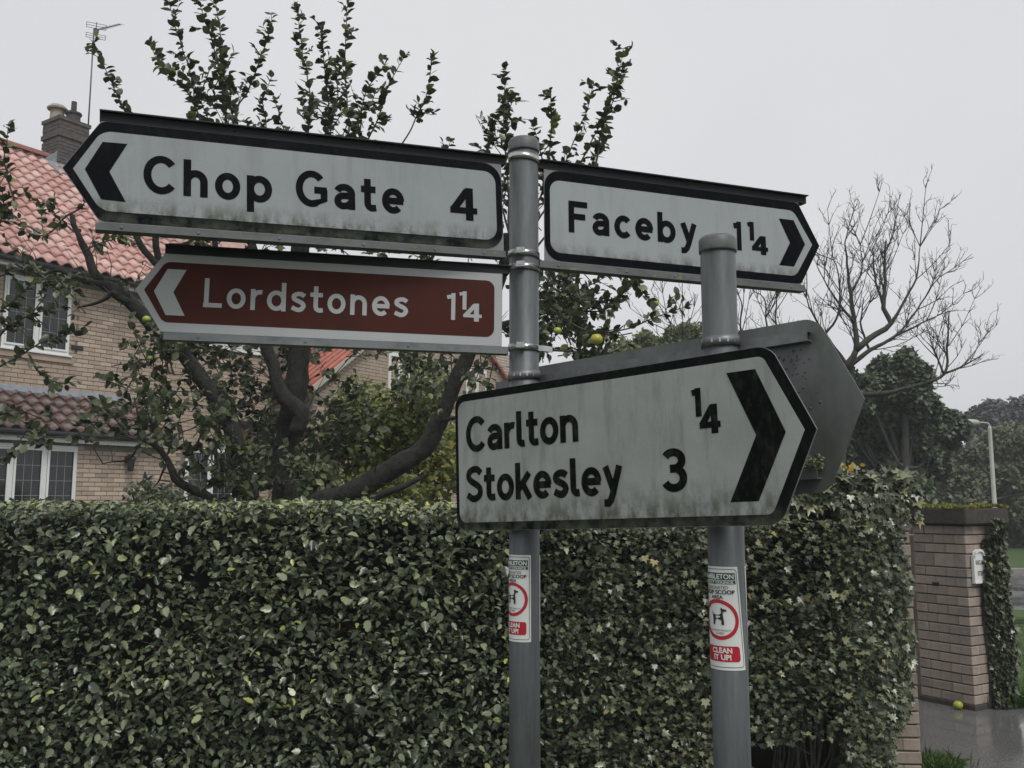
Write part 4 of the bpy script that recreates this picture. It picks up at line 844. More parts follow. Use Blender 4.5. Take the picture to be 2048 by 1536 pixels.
MB().tube([(HX0, -.22, 2.70), (1.14, -.22, 2.70)], .055, 12).go('gutter', G['gutter'], hs_, local=True)
MB().tube([(1.2, .74, 2.6), (1.2, .74, 0)], .035, 10).go('downpipe', G['gutter'], hs_, local=True)
# chimney
cx0, cx1, cy0, cy1 = .93, 1.57, 3.9, 4.52
cb = MB(); cb.box(cx0, cx1, cy0, cy1, 7.9, 9.30); cb.box(cx0 - .035, cx1 + .035, cy0 - .035, cy1 + .035, 9.301, 9.40); cb.box(cx0 - .012, cx1 + .012, cy0 - .012, cy1 + .012, 9.401, 9.66); cb.box(cx0 - .04, cx1 + .04, cy0 - .04, cy1 + .04, 9.661, 9.74)
chm = cb.go('chimney', G['chim'], mroof, local=True)
cbk = MB(); j = 0; zz = 8.2
while zz < 9.62:
    if not (9.29 < zz + .064 and zz < 9.405):
        xx = cx0 - .012 - (.1125 if j % 2 else 0)
        while xx < cx1: a0, a1 = max(xx, cx0 - .016), min(xx + .215, cx1 + .016); cbk.box(a0, a1, cy0 - .019, cy0 - .013, zz, zz + .063) if a1 - a0 > .03 else None; xx += .225
        yy = cy0 - .012 - (.1125 if not j % 2 else 0)
        while yy < cy1: a0, a1 = max(yy, cy0 - .012), min(yy + .215, cy1 + .012); cbk.box(cx0 - .019, cx0 - .013, a0, a1, zz, zz + .063) if a1 - a0 > .03 else None; yy += .225
    zz += .075; j += 1
cbk.go('chimney_bricks', G['chim'], mroof, local=True, kind='stuff')
MB().raw([(cx0 - .02, 3.3, 8.12), (cx0 + .3, 3.3, 8.12), (cx0 + .3, 3.9, 8.72), (cx0 - .30, 3.9, 8.68), (cx0 - .02, 3.895, 8.95), (cx1, 3.895, 8.85), (cx1, 3.5, 8.34)], [(0, 1, 2, 3), (3, 2, 4), (1, 6, 5, 2), (2, 5, 4)]).go('lead_flashing', G['lead'], mroof, local=True)
MB().lathe([(.15, 9.74), (.14, 9.95), (.135, 9.99)], 20, (1.08, 4.3)).lathe([(.2, 10.0), (.21, 10.03), (.14, 10.10), (.05, 10.13)], 20, (1.08, 4.3)).go('chimney_pot', G['potb'], mroof, local=True)
MB().lathe([(.15, 9.74), (.14, 9.90), (.17, 9.91), (.17, 9.95), (.13, 9.96), (.06, 9.965), (.055, 10.20), (.05, 10.21)], 20, (1.3, 4.05)).go('chimney_pot', G['pot'], mroof, local=True)
# wing with gable
wg = MB(); GA, GB, GAP, GZ = 4.27, 12.6, 8.45, 3.95
wg.prism([(GA, -.1), (GB, -.1), (GB, GZ), (GAP, 6.90), (GA, GZ)], -.388, 7.0); wgo = wg.go('gable_wall', G['mortar'], hs_, local=True)
gr = MB()
for (xa, za, xb, zb) in ((GA - .22, GZ - .10, GAP, 6.97), (GAP, 6.97, GB + .22, GZ - .10)):
    gr.raw([(xa, -.52, za), (xb, -.52, zb), (xb, 7.1, zb), (xa, 7.1, za), (xa, -.52, za + .09), (xb, -.52, zb + .09), (xb, 7.1, zb + .09), (xa, 7.1, za + .09)], [(3, 2, 1, 0), (4, 5, 6, 7), (0, 1, 5, 4), (1, 2, 6, 5), (2, 3, 7, 6), (3, 0, 4, 7)])
gro = gr.go('roof', G['tile3'], hs_, local=True)
rib = MB(); sl = math.hypot(GAP - GA + .22, 6.97 - GZ + .1); ux, uz = (GAP - GA + .22) / sl, (6.97 - GZ + .1) / sl
for k in range(15):
    y = -.4 + k * .21; rib.tube([(GA - .22 + ux * q, y, GZ - .10 + .10 + uz * q) for q in np.linspace(0, sl, 8)], .055, 7)
rib.go('roof_tiles', G['tile3'], gro, True, local=True, kind='stuff')
MB().raw([(GA - .24, -.56, GZ - .16), (GAP, -.56, 6.95), (GAP, -.56, 7.08), (GA - .24, -.56, GZ - .02), (GA - .24, -.525, GZ - .16), (GAP, -.525, 6.95), (GAP, -.525, 7.08), (GA - .24, -.525, GZ - .02)], [(0, 1, 2, 3), (7, 6, 5, 4), (3, 2, 6, 7), (0, 4, 5, 1)]).go('verge', mat('verge_mortar', (.4, .38, .33), .8), gro, local=True)
for q in ((6.6, 7.35, 3.55, 5.05), (9.6, 10.5, 3.55, 5.05), (6.6, 7.5, 1.0, 2.1)): window(q[0], q[1], q[2], q[3], -.4, 2 if q[1] - q[0] > .6 else 1, 3, 4, hs_)
MB().box(3.3, 3.9, .765, .797, 2.72, 3.12).go('boarding', G['wood'], hs_, local=True)
MB().box(3.15, 4.1, .60, .797, 3.16, 3.26, .01).go('canopy', G['gutter'], hs_, local=True)
# house fittings
ta = thing('tv_aerial', 'rooftop television aerial on a tall thin mast beside the chimney', 'aerial', mat=MH @ Matrix.Translation((1.62, 4.0, 9.2)))
MB().tube([(0, 0, 0), (0.0, 0, 2.80)], .016, 8).go('mast', G['aerial'], ta, True, local=True)
MB().box(-.05, .0, -.02, .02, .2, .24).box(-.05, .0, -.02, .02, .36, .40).go('bracket', G['aerial'], ta, local=True)
b = MB(); bo = np.array([.05, -.02, 2.80]); bd = nrm([.62, -.1, .42])*.62; b.tube([bo, bo + bd], .012, 6)
sd = nrm([.75, -.62, -.06])
for k in range(9): p = bo + bd * (.12 + .11 * k); L_ = .085 - .002 * k; b.tube([p - sd * L_, p + sd * L_], .0045, 5)
b.go('boom', G['aerial'], ta, local=True)
b = MB()
for z0, z1 in ((2.83, 2.95), (2.60, 2.70)):
    c0 = np.array([.04, -.02, 0])
    for z in np.linspace(z0, z1, 3): b.tube([c0 - sd * .2 + [0, 0, z], c0 + sd * .2 + [0, 0, z]], .006, 5)
    for s in (-.2, .2): b.tube([c0 + sd * s + [0, 0, z0], c0 + sd * s + [0, 0, z1]], .007, 5)
b.tube([(.04, -.02, 2.58), (.04, -.02, 2.98)], .009, 5); b.box(0, .09, -.05, .02, 2.74, 2.83); b.go('reflector', G['aerial'], ta, local=True)
lx, lz = .30, 2.33
lt = thing('wall_lantern', 'small black lantern fixed to the brick wall beside the ground floor window', 'wall light', mat=MH @ Matrix.Translation((lx, 0, lz)))
MB().box(-.04, .04, -.02, -.003, -.05, .07, .005).tube([(0, -.01, .05), (0, -.06, .1), (0, -.12, .08)], .01, 6).go('bracket', G['iron'], lt, local=True)
MB().lathe([(.10, .02), (.085, .045), (.03, .085), (.012, .11)], 12, (0, -.12)).go('hood', G['iron'], lt, local=True)
MB().lathe([(.04, -.19), (.05, -.17), (.075, .015), (.072, .019)], 8, (0, -.12)).go('lantern_glass', G['glass'], lt, local=True)
wo = MB(); pts = [(0, .17), (.045, .05), (.16, .11), (.075, 0), (.15, -.05), (.05, -.06), (.03, -.2), (-.02, -.07), (-.1, -.03), (-.03, .02)]
wo.prism(pts, -.03, -.003); o = wo.go('wall_ornament', G['iron'], None, M=MH @ Matrix.Translation((.66, 0, 1.98))); tag(o, 'black star shaped iron ornament on the brick wall right of the lantern', 'ornament')
# ================================================================ APPLE TREE
at_ = thing('apple_tree', 'gnarled old apple tree with long leafy shoots and a few ripe apples behind the hedge', 'apple tree', tuple(W(575, 1000, 7.0)[:2]) + (0,))
tw = MB(); LPs, LDs, LNs, LSs = [], [], [], []
def wp(lst, Y): return np.array([W(q[0], q[1], q[2] if len(q) > 2 else Y) for q in lst])
def limb(pts, r0, r1, Y, name='limb', sides=14, rough=.09, m=None, parent=at_, step=.05):
    P = spline(wp(pts, Y) if len(pts[0]) < 4 else pts, step); P += .028 * np.c_[fnoise(P, 6), fnoise(P + 3, 6), fnoise(P + 6, 6)] * np.linspace(0, 1, len(P))[:, None]; n_ = len(P); rad = np.linspace(r0, r1, n_) * .86 * (1 + 1.6 * rough * fnoise(P, 11)); b = MB(); b.tube(P, rad, sides)
    V = np.array(b.V); b.V = [tuple(v) for v in V + (rough * .55 * r0) * np.c_[fnoise(V, 26), fnoise(V + 3, 26), fnoise(V + 7, 26)]]
    T = nrm(np.gradient(P, axis=0)); Ls = float(np.sum(np.linalg.norm(np.diff(P, axis=0), axis=1)))
    for j in range(int(Ls * 11)):
        i = rng.integers(1, n_); s = rng.normal(0, 1, 3); s -= T[i] * (s @ T[i]); s = nrm(s); d = nrm(s + T[i] * .4 + [0, 0, .5]); l = rng.uniform(.08, .34); q = P[i] + s * rad[i] * .8
        tw.tube([q, q + d * l * .5 + rng.normal(0, .012, 3), q + d * l + rng.normal(0, .02, 3)], [.0045, .003, .0015], 4)
        for z in range(rng.integers(0, 7)):
            LPs.append(q + d * l * rng.uniform(.3, 1)); LDs.append(nrm(d * .6 + rng.normal(0, .6, 3))); LNs.append(nrm(rng.normal(0, .5, 3) + [0, -.35, .9])); LSs.append(rng.uniform(.034, .066))
    return b.go(name, m or G['bark'], parent, True)
base = [(575, 1330), (573, 1120)]
limb([(566, 1440), (573, 1130), (572, 1000), (572, 905), (588, 810), (600, 700), (603, 560), (598, 430)], .15, .075, 7.0, 'trunk')
limb([(540, 1150), (512, 1040), (485, 930), (462, 850), (430, 795), (398, 752), (368, 708), (310, 656), (258, 606), (226, 580), (205, 566)], .085, .05, 6.8, rough=.14)
limb([(205, 566), (186, 540), (172, 500), (150, 465), (140, 430)], .045, .022, 6.8, rough=.14); limb([(258, 606), (226, 585), (215, 596), (190, 606), (160, 612)], .028, .008, 6.7)
limb([(205, 568), (160, 560), (120, 540), (80, 552), (30, 530)], .03, .008, 6.7)
limb([(470, 1060), (424, 998), (378, 975), (350, 956), (334, 922), (308, 892), (285, 880)], .05, .022, 6.6, rough=.14)
limb([(285, 880), (262, 915), (240, 925), (205, 930)], .012, .004, 6.5, sides=6); limb([(334, 925), (318, 960), (305, 975)], .012, .004, 6.5, sides=6)
limb([(590, 870), (603, 826), (573, 800), (555, 770), (547, 730), (532, 690), (524, 600), (510, 500), (470, 420)], .068, .03, 6.8, rough=.14)
limb([(560, 1120), (620, 1015), (700, 985), (780, 938), (846, 898), (880, 842), (902, 790), (928, 735), (960, 660), (1000, 560), (1020, 470)], .105, .045, 6.9, rough=.12)
limb([(700, 1030), (740, 1002), (790, 978), (850, 952)], .04, .02, 6.7); limb([(310, 656), (330, 560), (300, 515), (268, 468), (250, 420)], .045, .02, 7.1)
limb([(330, 560), (316, 510), (313, 470), (320, 400)], .04, .018, 7.2); limb([(960, 660), (1040, 640), (1100, 620), (1160, 600)], .03, .012, 6.5)
limb([(398, 752), (380, 700), (410, 660), (430, 560), (420, 420)], .05, .02, 7.0); limb([(880, 842), (930, 830), (1000, 800)], .02, .006, 6.8, sides=6)
# leafy shoots against the sky: pixel polylines, depth, first leaf fraction, leaves per metre
SH = [
 ([(320, 420), (275, 250), (255, 226), (236, 191), (224, 167), (208, 130), (185, 87)], 6.6, .3, 46), ([(420, 420), (400, 300), (391, 239), (379, 147), (359, 79), (337, 0), (325, -40)], 6.5, .35, 44),
 ([(470, 420), (462, 320), (455, 246), (441, 154), (420, 68), (398, 0), (390, -40)], 6.4, .3, 44), ([(455, 300), (448, 180), (444, 103), (437, 41), (432, 0), (430, -30)], 6.6, .2, 42),
 ([(410, 270), (383, 198), (349, 161), (318, 123), (301, 87)], 6.5, .2, 42), ([(455, 300), (475, 219), (496, 185), (519, 130), (540, 65), (543, 31)], 6.4, .45, 36), ([(520, 360), (530, 256), (526, 205), (543, 154)], 6.5, .4, 44),
 ([(598, 430), (610, 330), (617, 273), (617, 176), (602, 78), (594, 12)], 6.4, .3, 50), ([(600, 430), (680, 330), (699, 281), (691, 137), (691, 59), (699, 0), (702, -30)], 6.3, .3, 46), ([(610, 380), (645, 300), (656, 234), (648, 137), (641, 51)], 6.5, .25, 50),
 ([(690, 340), (719, 281), (730, 195), (770, 133)], 6.4, .1, 48), ([(700, 340), (750, 254), (781, 168), (812, 113)], 6.5, .1, 34), ([(720, 400), (805, 285), (835, 225), (852, 187), (867, 105)], 6.2, .55, 30),
 ([(640, 360), (650, 280), (672, 200), (668, 120)], 6.6, .15, 48), ([(700, 330), (712, 250), (740, 215), (752, 180)], 6.6, .1, 50), ([(560, 380), (575, 290), (560, 240), (548, 190)], 6.5, .3, 40), ([(440, 330), (425, 260), (405, 210), (398, 170)], 6.6, .2, 50),
 ([(480, 350), (470, 270), (463, 200), (458, 150)], 6.5, .2, 50), ([(860, 420), (885, 330), (902, 285)], 6.4, .6, 50), ([(1020, 470), (1016, 360), (1012, 300), (1012, 215), (1008, 137)], 6.4, .3, 62), ([(1020, 470), (985, 350), (975, 290), (995, 240), (1030, 190)], 6.5, .4, 56),
 ([(1030, 470), (1085, 390), (1098, 320), (1102, 234), (1103, 180)], 6.3, .3, 56), ([(1040, 500), (1110, 390), (1133, 320), (1172, 219), (1187, 168)], 6.4, .4, 46), ([(1060, 520), (1140, 390), (1164, 320), (1205, 240), (1223, 203), (1246, 98)], 6.2, .4, 42),
 ([(1140, 400), (1180, 340), (1195, 300), (1212, 268)], 6.4, .3, 66), ([(1090, 380), (1085, 330), (1075, 280), (1068, 255)], 6.5, .3, 50), ([(30, 420), (10, 320), (14, 285), (18, 250)], 6.3, .3, 40), ([(1190, 330), (1205, 250), (1228, 170), (1250, 130)], 6.2, .3, 44),
 ([(1100, 620), (1160, 655), (1210, 664), (1260, 655), (1320, 632), (1378, 614)], 6.0, .25, 44), ([(1060, 610), (1120, 590), (1170, 575), (1222, 548)], 6.2, .1, 40), ([(1100, 640), (1150, 630), (1200, 605), (1240, 588), (1262, 560)], 6.1, .1, 40),
 ([(1160, 600), (1220, 600), (1262, 572), (1278, 560)], 6.1, .2, 44), ([(1150, 620), (1200, 622), (1245, 602)], 6.2, .2, 30), ([(1255, 540), (1275, 560), (1292, 590), (1305, 600)], 5.9, .3, 50), ([(1090, 700), (1150, 705), (1220, 705), (1270, 680)], 6.0, .1, 30),
 ([(-20, 744), (40, 714), (88, 685), (130, 672), (166, 660)], 6.2, .1, 42), ([(60, 712), (80, 745), (120, 765), (150, 760)], 6.2, .2, 40), ([(-20, 640), (30, 600), (70, 560), (85, 540)], 6.2, .1, 46), ([(-20, 560), (40, 540), (90, 560), (150, 575)], 6.4, .2, 30),
 ([(-20, 700), (10, 660), (60, 630), (130, 612)], 6.3, .1, 46), ([(140, 430), (160, 420), (175, 400)], 6.6, .1, 44), ([(150, 465), (120, 440), (95, 410), (60, 400)], 6.6, .1, 34), ([(172, 500), (215, 480), (250, 470)], 6.6, .1, 40), ([(-10, 470), (5, 420), (0, 360)], 6.3, .1, 50), ([(140, 430), (90, 470), (40, 460)], 6.5, .1, 34),
]
for pts, Y, f0, dens in SH:
    P = spline(wp(pts, Y), .03); P += .012 * np.c_[fnoise(P, 7), fnoise(P + 2, 7), fnoise(P + 5, 7)]; seg = np.r_[0, np.cumsum(np.linalg.norm(np.diff(P, axis=0), axis=1))]; L = seg[-1]
    tw.tube(P, np.linspace(.0085, .0022, len(P)) , 5); T = nrm(np.gradient(P, axis=0)); nl = int(L * (1 - f0) * dens * 1.45) + 5
    for j in range(nl):
        u = f0 + (1 - f0) * (j + rng.random() * .8) / nl; i = min(np.searchsorted(seg, u * L), len(P) - 1); side = rng.normal(0, 1, 3); side -= T[i] * (side @ T[i]); side = nrm(side)
        LPs.append(P[i]); d = nrm(T[i] * rng.uniform(.2, 1.1) + side + [0, 0, -.15]); LDs.append(d); LNs.append(nrm(np.cross(np.cross(d, [0, 0, 1]), d) + rng.normal(0, .45, 3) + [0, -.15, 0])); LSs.append(rng.uniform(.036, .084) * (1 - .3 * max(u - .8, 0)))
    # side spurs
    for j in range(int(L * 7)):
        i = rng.integers(int(len(P) * min(f0, .9)), len(P)); side = rng.normal(0, 1, 3); side -= T[i] * (side @ T[i]); d = nrm(T[i] * .6 + nrm(side)); q = P[i] + d * rng.uniform(.04, .12); tw.tube([P[i], (P[i] + q) / 2, q], [.003, .0025, .0015], 4)
        for z in range(4): dd = nrm(d + rng.normal(0, .6, 3)); LPs.append(q - d * .02 * z); LDs.append(dd); LNs.append(nrm(rng.normal(0, .5, 3) + [0, -.2, 1])); LSs.append(rng.uniform(.034, .07))
# leafy growth lower in the tree, behind the signs and hedge
def blobs(lst):
    for (px, py, rx, ry, Y, n_) in lst:
        c = W(px, py, Y); k = Y / FPX; 
        nb = max(3, n_ // 14); cc = nrm(rng.normal(0, 1, (nb, 3))) * (rng.random((nb, 1)) ** .45) * [rx * k, .45, ry * k] + c
        for q in cc:
            d0 = nrm(rng.normal(0, 1, 3) + [0, -.2, .5]); e = q + d0 * rng.uniform(.12, .3); tw.tube([q - d0 * .1, q + d0 * .08 + rng.normal(0, .01, 3), e], [.0045, .0035, .0015], 4)
            for z in range(14):
                u = rng.random(); p = q + (e - q) * u; dd = nrm(d0 * .5 + rng.normal(0, .7, 3) + [0, 0, -.1]); LPs.append(p); LDs.append(dd); LNs.append(nrm(rng.normal(0, .5, 3) + [0, -.35, .9])); LSs.append(rng.uniform(.038, .075))
blobs([(300, 760, 80, 95, 6.6, 460), (280, 850, 90, 50, 6.3, 340), (470, 790, 80, 110, 7.3, 460), (430, 860, 70, 60, 6.5, 260), (560, 820, 60, 110, 7.4, 260), (680, 800, 60, 50, 7.6, 160), (560, 690, 90, 40, 7.4, 240), (850, 740, 70, 60, 7.2, 200), (430, 720, 60, 60, 7.2, 200), (470, 930, 80, 70, 6.6, 420), (330, 690, 50, 35, 6.4, 120), (520, 740, 60, 60, 7.4, 160), (1120, 560, 60, 50, 6.5, 340), (1110, 660, 60, 60, 6.4, 420), (1130, 610, 60, 45, 6.6, 300), (1190, 690, 50, 25, 6.2, 150), (1050, 620, 40, 90, 6.8, 260),
       (20, 610, 40, 60, 6.2, 90), (15, 850, 35, 50, 6.3, 110), (90, 860, 60, 25, 6.3, 60), (660, 230, 60, 50, 6.5, 170), (440, 210, 50, 40, 6.5, 130), (1010, 250, 28, 70, 6.5, 120), (1030, 400, 30, 80, 6.6, 130), (1065, 420, 20, 80, 6.4, 90), (700, 700, 60, 60, 7.4, 100), (960, 740, 45, 45, 6.6, 110), (40, 430, 40, 60, 6.4, 50), (590, 960, 70, 45, 6.5, 170), (120, 590, 40, 30, 6.3, 40), (400, 480, 60, 20, 6.8, 90), (620, 500, 120, 20, 6.9, 120), (860, 510, 120, 15, 6.9, 120)])
tw.go('twigs', G['twig'], at_, kind='stuff')
LPs, LDs, LNs, LSs = map(np.array, (LPs, LDs, LNs, LSs)); order = np.argsort(-LSs * (1 + .5 * (LPs[:, 2] > 3.0)) / LPs[:, 1]); pick = order[:300]; restl = order[300:]
leaf_objects(LPs[pick], LDs[pick], LNs[pick], LSs[pick] * 1.05, OV, LM['apple_o'], at_, width=1.12)
leafcloud('foliage', LPs[restl], LDs[restl], LNs[restl], LSs[restl], OV, LM['apple'], at_, width=1.12)
for (px, py, Y, r, mk) in ((1193, 678, 5.75, .040, 'yapple'), (1115, 661, 5.9, .027, 'gapple'), (293, 638, 6.3, .027, 'gapple'), (1308, 606, 5.95, .033, 'gapple'), (300, 716, 6.4, .02, 'gapple')):
    c = W(px, py, Y); ap = apple_geo(c, r).go('apple', G[mk], at_, True); MB().tube([c + [0, 0, r * .6], c + [.003, 0, r * 1.3], c + [.008, .004, r * 1.9]], [.0016] * 3, 5).go('stalk', G['twig'], ap)
# ================================================================ SHRUBS BEHIND THE HEDGE
def shrub(name, label, lst, S, lmk, Y0, cat='shrub', tpl=DI, stems=10):
    c0 = W(lst[0][0], 1000, lst[0][4]); t = thing(name, label, cat, (c0[0], c0[1], 0)); Ps = []
    for (px, py, rx, ry, Y, n_) in lst:
        c = W(px, py, Y); k = Y / FPX; v = nrm(rng.normal(0, 1, (n_, 3))) * (rng.random((n_, 1)) ** .4); q = v * [rx * k, .5, ry * k] + c; Ps.append(q)
    P = np.vstack(Ps); P = P[P[:, 2] > .02]; n_ = len(P); g = fnoise(P, 5); keep = (g < .55) | (rng.random(n_) < .3); P = P[keep]; n_ = len(P)
    leafcloud('foliage', P, randdir(n_) + [0, -.3, -.2], nrm(randdir(n_) * .7 + [0, -.45, .8]), rng.uniform(S[0], S[1], n_), tpl, LM[lmk], t, np.clip(rng.beta(2, 2.2, n_) + .2 * fnoise(P, 2.2), 0, 1))
    b = MB()
    for k in range(stems):
        e = P[rng.integers(0, n_)]; s = np.array([c0[0] + rng.normal(0, .12), c0[1] + rng.normal(0, .12), 0]); b.tube(spline([s, (s + e) / 2 + [0, 0, .25], e], .15), .007, 5)
    b.go('stem', G['twig'], t, kind='stuff'); return t
shrub('leafy_shrub', 'yellow green leafy shrub behind the right limb of the apple tree', [(770, 880, 140, 110, 8.6, 4200), (720, 810, 60, 60, 8.8, 500), (860, 800, 60, 80, 8.8, 600), (900, 930, 60, 80, 8.4, 900), (760, 985, 120, 45, 8.0, 900)], (.04, .085), 'shrub', 8.5)
shrub('leafy_shrub', 'dark green leafy shrub at the apple trunk foot', [(690, 860, 80, 70, 8.0, 600), (830, 770, 60, 50, 8.2, 300), (560, 900, 70, 90, 8.0, 700), (630, 960, 60, 45, 7.5, 420)], (.05, .09), 'apple', 8, stems=8)
shrub('low_shrub', 'low dark shrub against the brick wall under the ornament', [(300, 990, 42, 30, 9.0, 420), (350, 1000, 30, 25, 9.0, 200)], (.03, .06), 'apple', 9, stems=6)
# ================================================================ TREES ON THE RIGHT
def tree(name, label, px, Y, ptop, prx, blobs_, lmk, S, n, trunk_r=.2, dz=0.0, tpl=QU, group=None):
    c0 = W(px, 1000, Y); t = thing(name, label, 'tree', (c0[0], c0[1], 0), group); Ps = []; cs = []
    for (bx, by, rx, ry, w_) in blobs_:
        c = W(bx, by, Y + rng.normal(0, .6)); k = Y / FPX; nc = max(8, int(w_ * 70)); cc = nrm(rng.normal(0, 1, (nc, 3))) * (rng.random((nc, 1)) ** .35) * rng.uniform(.8, 1.22, (nc, 1)) * [rx * k, max(rx, ry) * k * .7, ry * k] + c; cs.append(cc)
        m_ = int(n * w_); cr_ = rng.uniform(.16, .55, nc) * min(rx, ry) * k; ii = rng.choice(nc, m_, p=cr_ ** 2 / np.sum(cr_ ** 2)); q = cc[ii] + nrm(rng.normal(0, 1, (m_, 3))) * (rng.random((m_, 1)) ** .5) * cr_[ii][:, None]; Ps.append(q)
    P = np.vstack(Ps); cs = np.vstack(cs); P = P[(P[:, 2] > .1) & ((fnoise(P, 1.3) < .5) | (rng.random(len(P)) < .25))]; n_ = len(P)
    leafcloud('crown', P, randdir(n_) + [0, -.2, -.3], nrm(randdir(n_) * .7 + [0, -.3, .9]), rng.uniform(S[0], S[1], n_), tpl, LM[lmk], t, np.clip(rng.beta(2, 2.2, n_) + .25 * fnoise(P, 1.0), 0, 1))
    b = MB(); top = cs[np.argmax(cs[:, 2])]; s = np.array([c0[0], c0[1], -.1]); mid = s + (top - s) * .45
    b.tube(spline([s, s + (top - s) * .2 + [.05, 0, 0], mid, top], .5), np.linspace(trunk_r, trunk_r * .15, len(spline([s, s + (top - s) * .2 + [.05, 0, 0], mid, top], .5))), 10)
    b.go('trunk', G['bareb'], t, True); b = MB()
    for e in cs[rng.integers(0, len(cs), 26)]:
        st = s + (top - s) * rng.uniform(.2, .6); sp_ = spline([st, (st + e) / 2 + [0, 0, -.15], e], .4); b.tube(sp_, np.linspace(trunk_r * .3, .015, len(sp_)), 5)
    b.go('limb', G['bareb'], t, True); return t
tree('broadleaf_tree', 'mid green broadleaf tree directly behind the bare tree', 1800, 20, 0, 0, [(1790, 770, 70, 60, .3), (1800, 830, 95, 75, .35), (1740, 880, 80, 80, .25), (1860, 870, 70, 90, .35), (1790, 960, 110, 60, .25), (1700, 800, 50, 60, .12), (1640, 920, 60, 60, .12)], 't1', (.08, .16), 60000, .18)
tree('broadleaf_tree', 'olive green spreading tree behind the street lamp', 1960, 31, 0, 0, [(1950, 930, 90, 70, .35), (2030, 930, 90, 75, .35), (1900, 990, 70, 60, .25), (2010, 1020, 120, 60, .4), (2110, 950, 90, 110, .3)], 't2', (.11, .22), 52000, .25)
tree('broadleaf_tree', 'distant dark grey green tree rising above the street lamp', 1985, 48, 0, 0, [(1990, 860, 60, 65, .4), (2060, 850, 60, 60, .3), (1950, 850, 40, 45, .2), (2140, 880, 80, 90, .3), (2030, 920, 90, 50, .3)], 't3', (.16, .3), 34000, .3)
tree('broadleaf_tree', 'shady tree with a pale slender trunk at the far side of the road', 2042, 34, 0, 0, [(2040, 1050, 110, 40, .5), (1960, 1060, 80, 40, .4), (2120, 1030, 80, 60, .4), (1880, 1050, 70, 40, .3)], 't1', (.10, .2), 22000, .1)
tree('pale_tree', 'pale feathery green treetop showing between the finger sign and the sign back', 1320, 26, 0, 0, [(1320, 705, 75, 45, .5), (1250, 730, 55, 45, .35), (1390, 705, 50, 50, .3), (1300, 820, 110, 70, .4)], 't4', (.09, .18), 22000, .2)
# low dark planting beyond the hedge end
shrub('dark_bush', 'dark green bush in the garden behind the ivy covered pillar', [(1790, 985, 80, 45, 13, 1400), (1700, 990, 70, 45, 13, 900)], (.07, .14), 't1', 13, stems=8)
# ================================================================ BARE TREE
bt = thing('bare_tree', 'leafless tree with fine upright twigs above the sign back', 'tree', tuple(W(1700, 1000, 12.0)[:2]) + (0,))
Z7 = lambda l, Y: wp([(1400 + x / 2.56, 450 + y / 2.56) for x, y in l], Y)
bb = MB(); tb = MB()
def twigs(P, r0, depth, dens, Lr):
    T = nrm(np.gradient(P, axis=0)); seg = np.r_[0, np.cumsum(np.linalg.norm(np.diff(P, axis=0), axis=1))]; L = seg[-1]
    for j in range(int(L * dens) + 1):
        u = rng.uniform(.15, 1); i = min(np.searchsorted(seg, u * L), len(P) - 1); s = rng.normal(0, 1, 3); s -= T[i] * (s @ T[i]); d = nrm(T[i] * .9 + nrm(s) * .75 + [0, 0, .35]); l = Lr * rng.uniform(.4, 1.1)
        q = [P[i], P[i] + d * l * .5 + rng.normal(0, .012, 3), P[i] + d * l + [0, 0, .12 * l] + rng.normal(0, .02, 3)]; q = spline(q, l / 4); (tb).tube(q, np.linspace(r0, r0 * .45, len(q)), 4)
        if depth > 0: twigs(q, r0 * .65, depth - 1, dens * 1.25, Lr * .42)
BL = [([(690, 1500), (700, 1100), (720, 850), (760, 720)], .13, .10, 0), ([(740, 740), (800, 640), (790, 500), (772, 350), (745, 100)], .06, .012, 1), ([(800, 640), (900, 560), (975, 505), (942, 430), (945, 250), (950, 80)], .06, .012, 1),
      ([(745, 740), (870, 640), (1000, 570), (1160, 490)], .055, .01, 1), ([(720, 870), (840, 868), (1050, 840), (1250, 765), (1265, 600), (1280, 440)], .05, .01, 1), ([(1250, 765), (1380, 700), (1450, 655)], .025, .008, 1), ([(975, 505), (1040, 400), (1110, 250), (1120, 110)], .03, .008, 1),
      ([(942, 430), (900, 300), (880, 120)], .03, .008, 1), ([(790, 500), (700, 380), (620, 250)], .03, .008, 1), ([(760, 720), (640, 560), (560, 420), (540, 330)], .035, .008, 1), ([(730, 800), (560, 700), (420, 600), (390, 480), (390, 350)], .04, .01, 1), ([(560, 700), (380, 620), (340, 510), (330, 380), (280, 340)], .03, .008, 1), ([(420, 640), (240, 600), (205, 520), (210, 420), (190, 330)], .03, .008, 1),
      ([(1000, 570), (1080, 480), (1200, 300), (1240, 240)], .025, .008, 1), ([(1250, 765), (1190, 620), (1170, 540)], .02, .006, 1), ([(772, 350), (830, 220), (820, 100)], .022, .007, 1), ([(870, 640), (820, 500), (840, 380)], .025, .008, 1), ([(640, 560), (700, 480), (720, 340), (700, 200), (665, 170)], .025, .007, 1),
      ([(-60, 640), (-110, 560), (-180, 520)], .012, .004, 1), ([(205, 620), (-40, 660), (-80, 560), (-90, 500)], .015, .004, 1)]
for l, r0, r1, tw_ in BL:
    P = spline(Z7(l, 12.0 + (rng.normal(0, .35) if tw_ else 0)), .08); P += .02 * np.c_[fnoise(P, 5), fnoise(P + 2, 5), fnoise(P + 4, 5)]; 
    if not tw_: b = MB(); P[0, 2] = 0; b.tube(P, np.linspace(r0, r1, len(P)), 10); b.go('trunk', G['bareb'], bt, True)
    else: bb.tube(P, np.linspace(r0, r1, len(P)) * .72, 7); twigs(P, .0075, 2, 6.0, .62)
bb.go('branches', G['bareb'], bt, True, kind='stuff'); tb.go('twigs', G['bareb'], bt, kind='stuff')
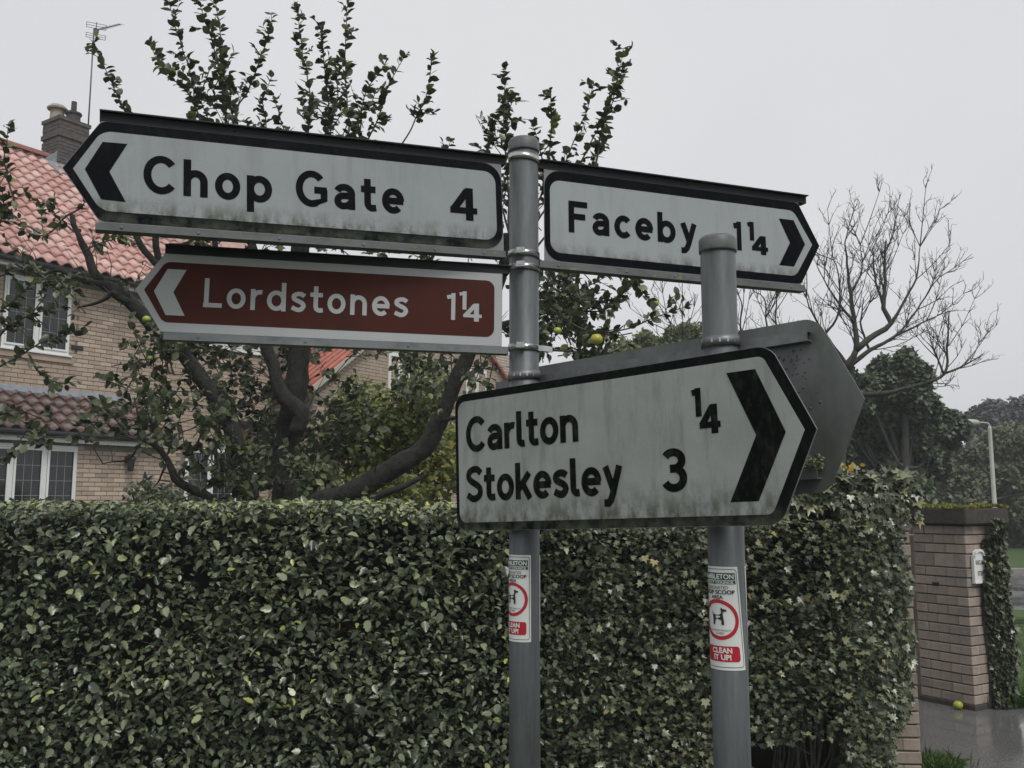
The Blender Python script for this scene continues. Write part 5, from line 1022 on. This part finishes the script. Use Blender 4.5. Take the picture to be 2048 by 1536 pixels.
# ================================================================ STREET LAMP, POST
lp = W(1995, 1100, 26.0); sl_ = thing('street_lamp', 'pale street lamp column with a short arm and flat lantern', 'street lamp', (lp[0], lp[1], 0)); top = W(1977, 852, 26.0)
MB().lathe([(.10, -.1), (.10, 1.1), (.085, 1.16), (.062, 1.2), (.05, top[2] - .1), (.04, top[2])], 16).go('column', G['lamp'], sl_, True, local=True)
b = MB(); zt_ = top[2]; b.tube(spline([(0, 0, zt_ - .05), (-.01, 0, zt_ + .03), (-.06, 0, zt_ + .08), (-.36, 0, zt_ + .11)], .04), .022, 10); b.go('arm', G['lamp'], sl_, True, local=True)
b = MB(); V = []; prof = [(-.30, .05, .05), (-.38, .085, .075), (-.55, .12, .09), (-.74, .12, .085), (-.88, .07, .045)]
for x, w_, h_ in prof: V += [(x, -w_, zt_ + .10), (x, -w_ * .6, zt_ + .10 + h_), (x, w_ * .6, zt_ + .10 + h_), (x, w_, zt_ + .10), (x, w_ * .6, zt_ + .08 - h_ * .7), (x, -w_ * .6, zt_ + .08 - h_ * .7)]
b.raw(V, [(i * 6 + k, i * 6 + (k + 1) % 6, i * 6 + 6 + (k + 1) % 6, i * 6 + 6 + k) for i in range(4) for k in range(6)] + [tuple(range(5, -1, -1)), tuple(range(24, 30))]); b.go('lantern', G['lamp'], sl_, True, local=True)
pp = W(2001, 1335, 9.5); po = thing('marker_post', 'short dark post standing on the lawn beyond the gate pillar', 'post', (pp[0], pp[1], .0)); MB().lathe([(.03, -.1), (.03, .72), (.027, .74)], 12).go('shaft', mat('dark_post', (.035, .04, .05), .6), po, True, local=True)
MB().lathe([(.034, .60), (.04, .64), (.038, .70), (.02, .742)], 12).go('post_cap', G['iron'], po, True, local=True)

# ================================================================ DRIZZLY AIR
hb = MB(); hb.box(-70, 110, -12, 120, -1.0, 13.0); hz = hb.go('haze', None); hz['kind'] = 'stuff'
hm = bpy.data.materials.new('haze_air'); hm.use_nodes = True; hn = hm.node_tree.nodes; hn.remove(hn['Principled BSDF']); pv = hn.new('ShaderNodeVolumePrincipled')
pv.inputs['Color'].default_value = (.86, .9, .93, 1); pv.inputs['Density'].default_value = .0022; hm.node_tree.links.new(pv.outputs['Volume'], hn['Material Output'].inputs['Volume'])
hz.data.materials.clear(); hz.data.materials.append(hm)
for o_ in COL.objects:
    if o_.parent is None:
        g_ = {'direction_sign': 'signs on the two poles', 'sign_pole': 'poles of the signpost', 'gate_pillar': 'pillars of the gateway', 'broadleaf_tree': 'leafy trees beyond the garden', 'ivy': 'ivy on the gate pillars', 'leafy_shrub': 'shrubs round the apple tree'}.get(o_.name.split('.')[0])
        if g_: o_['group'] = g_
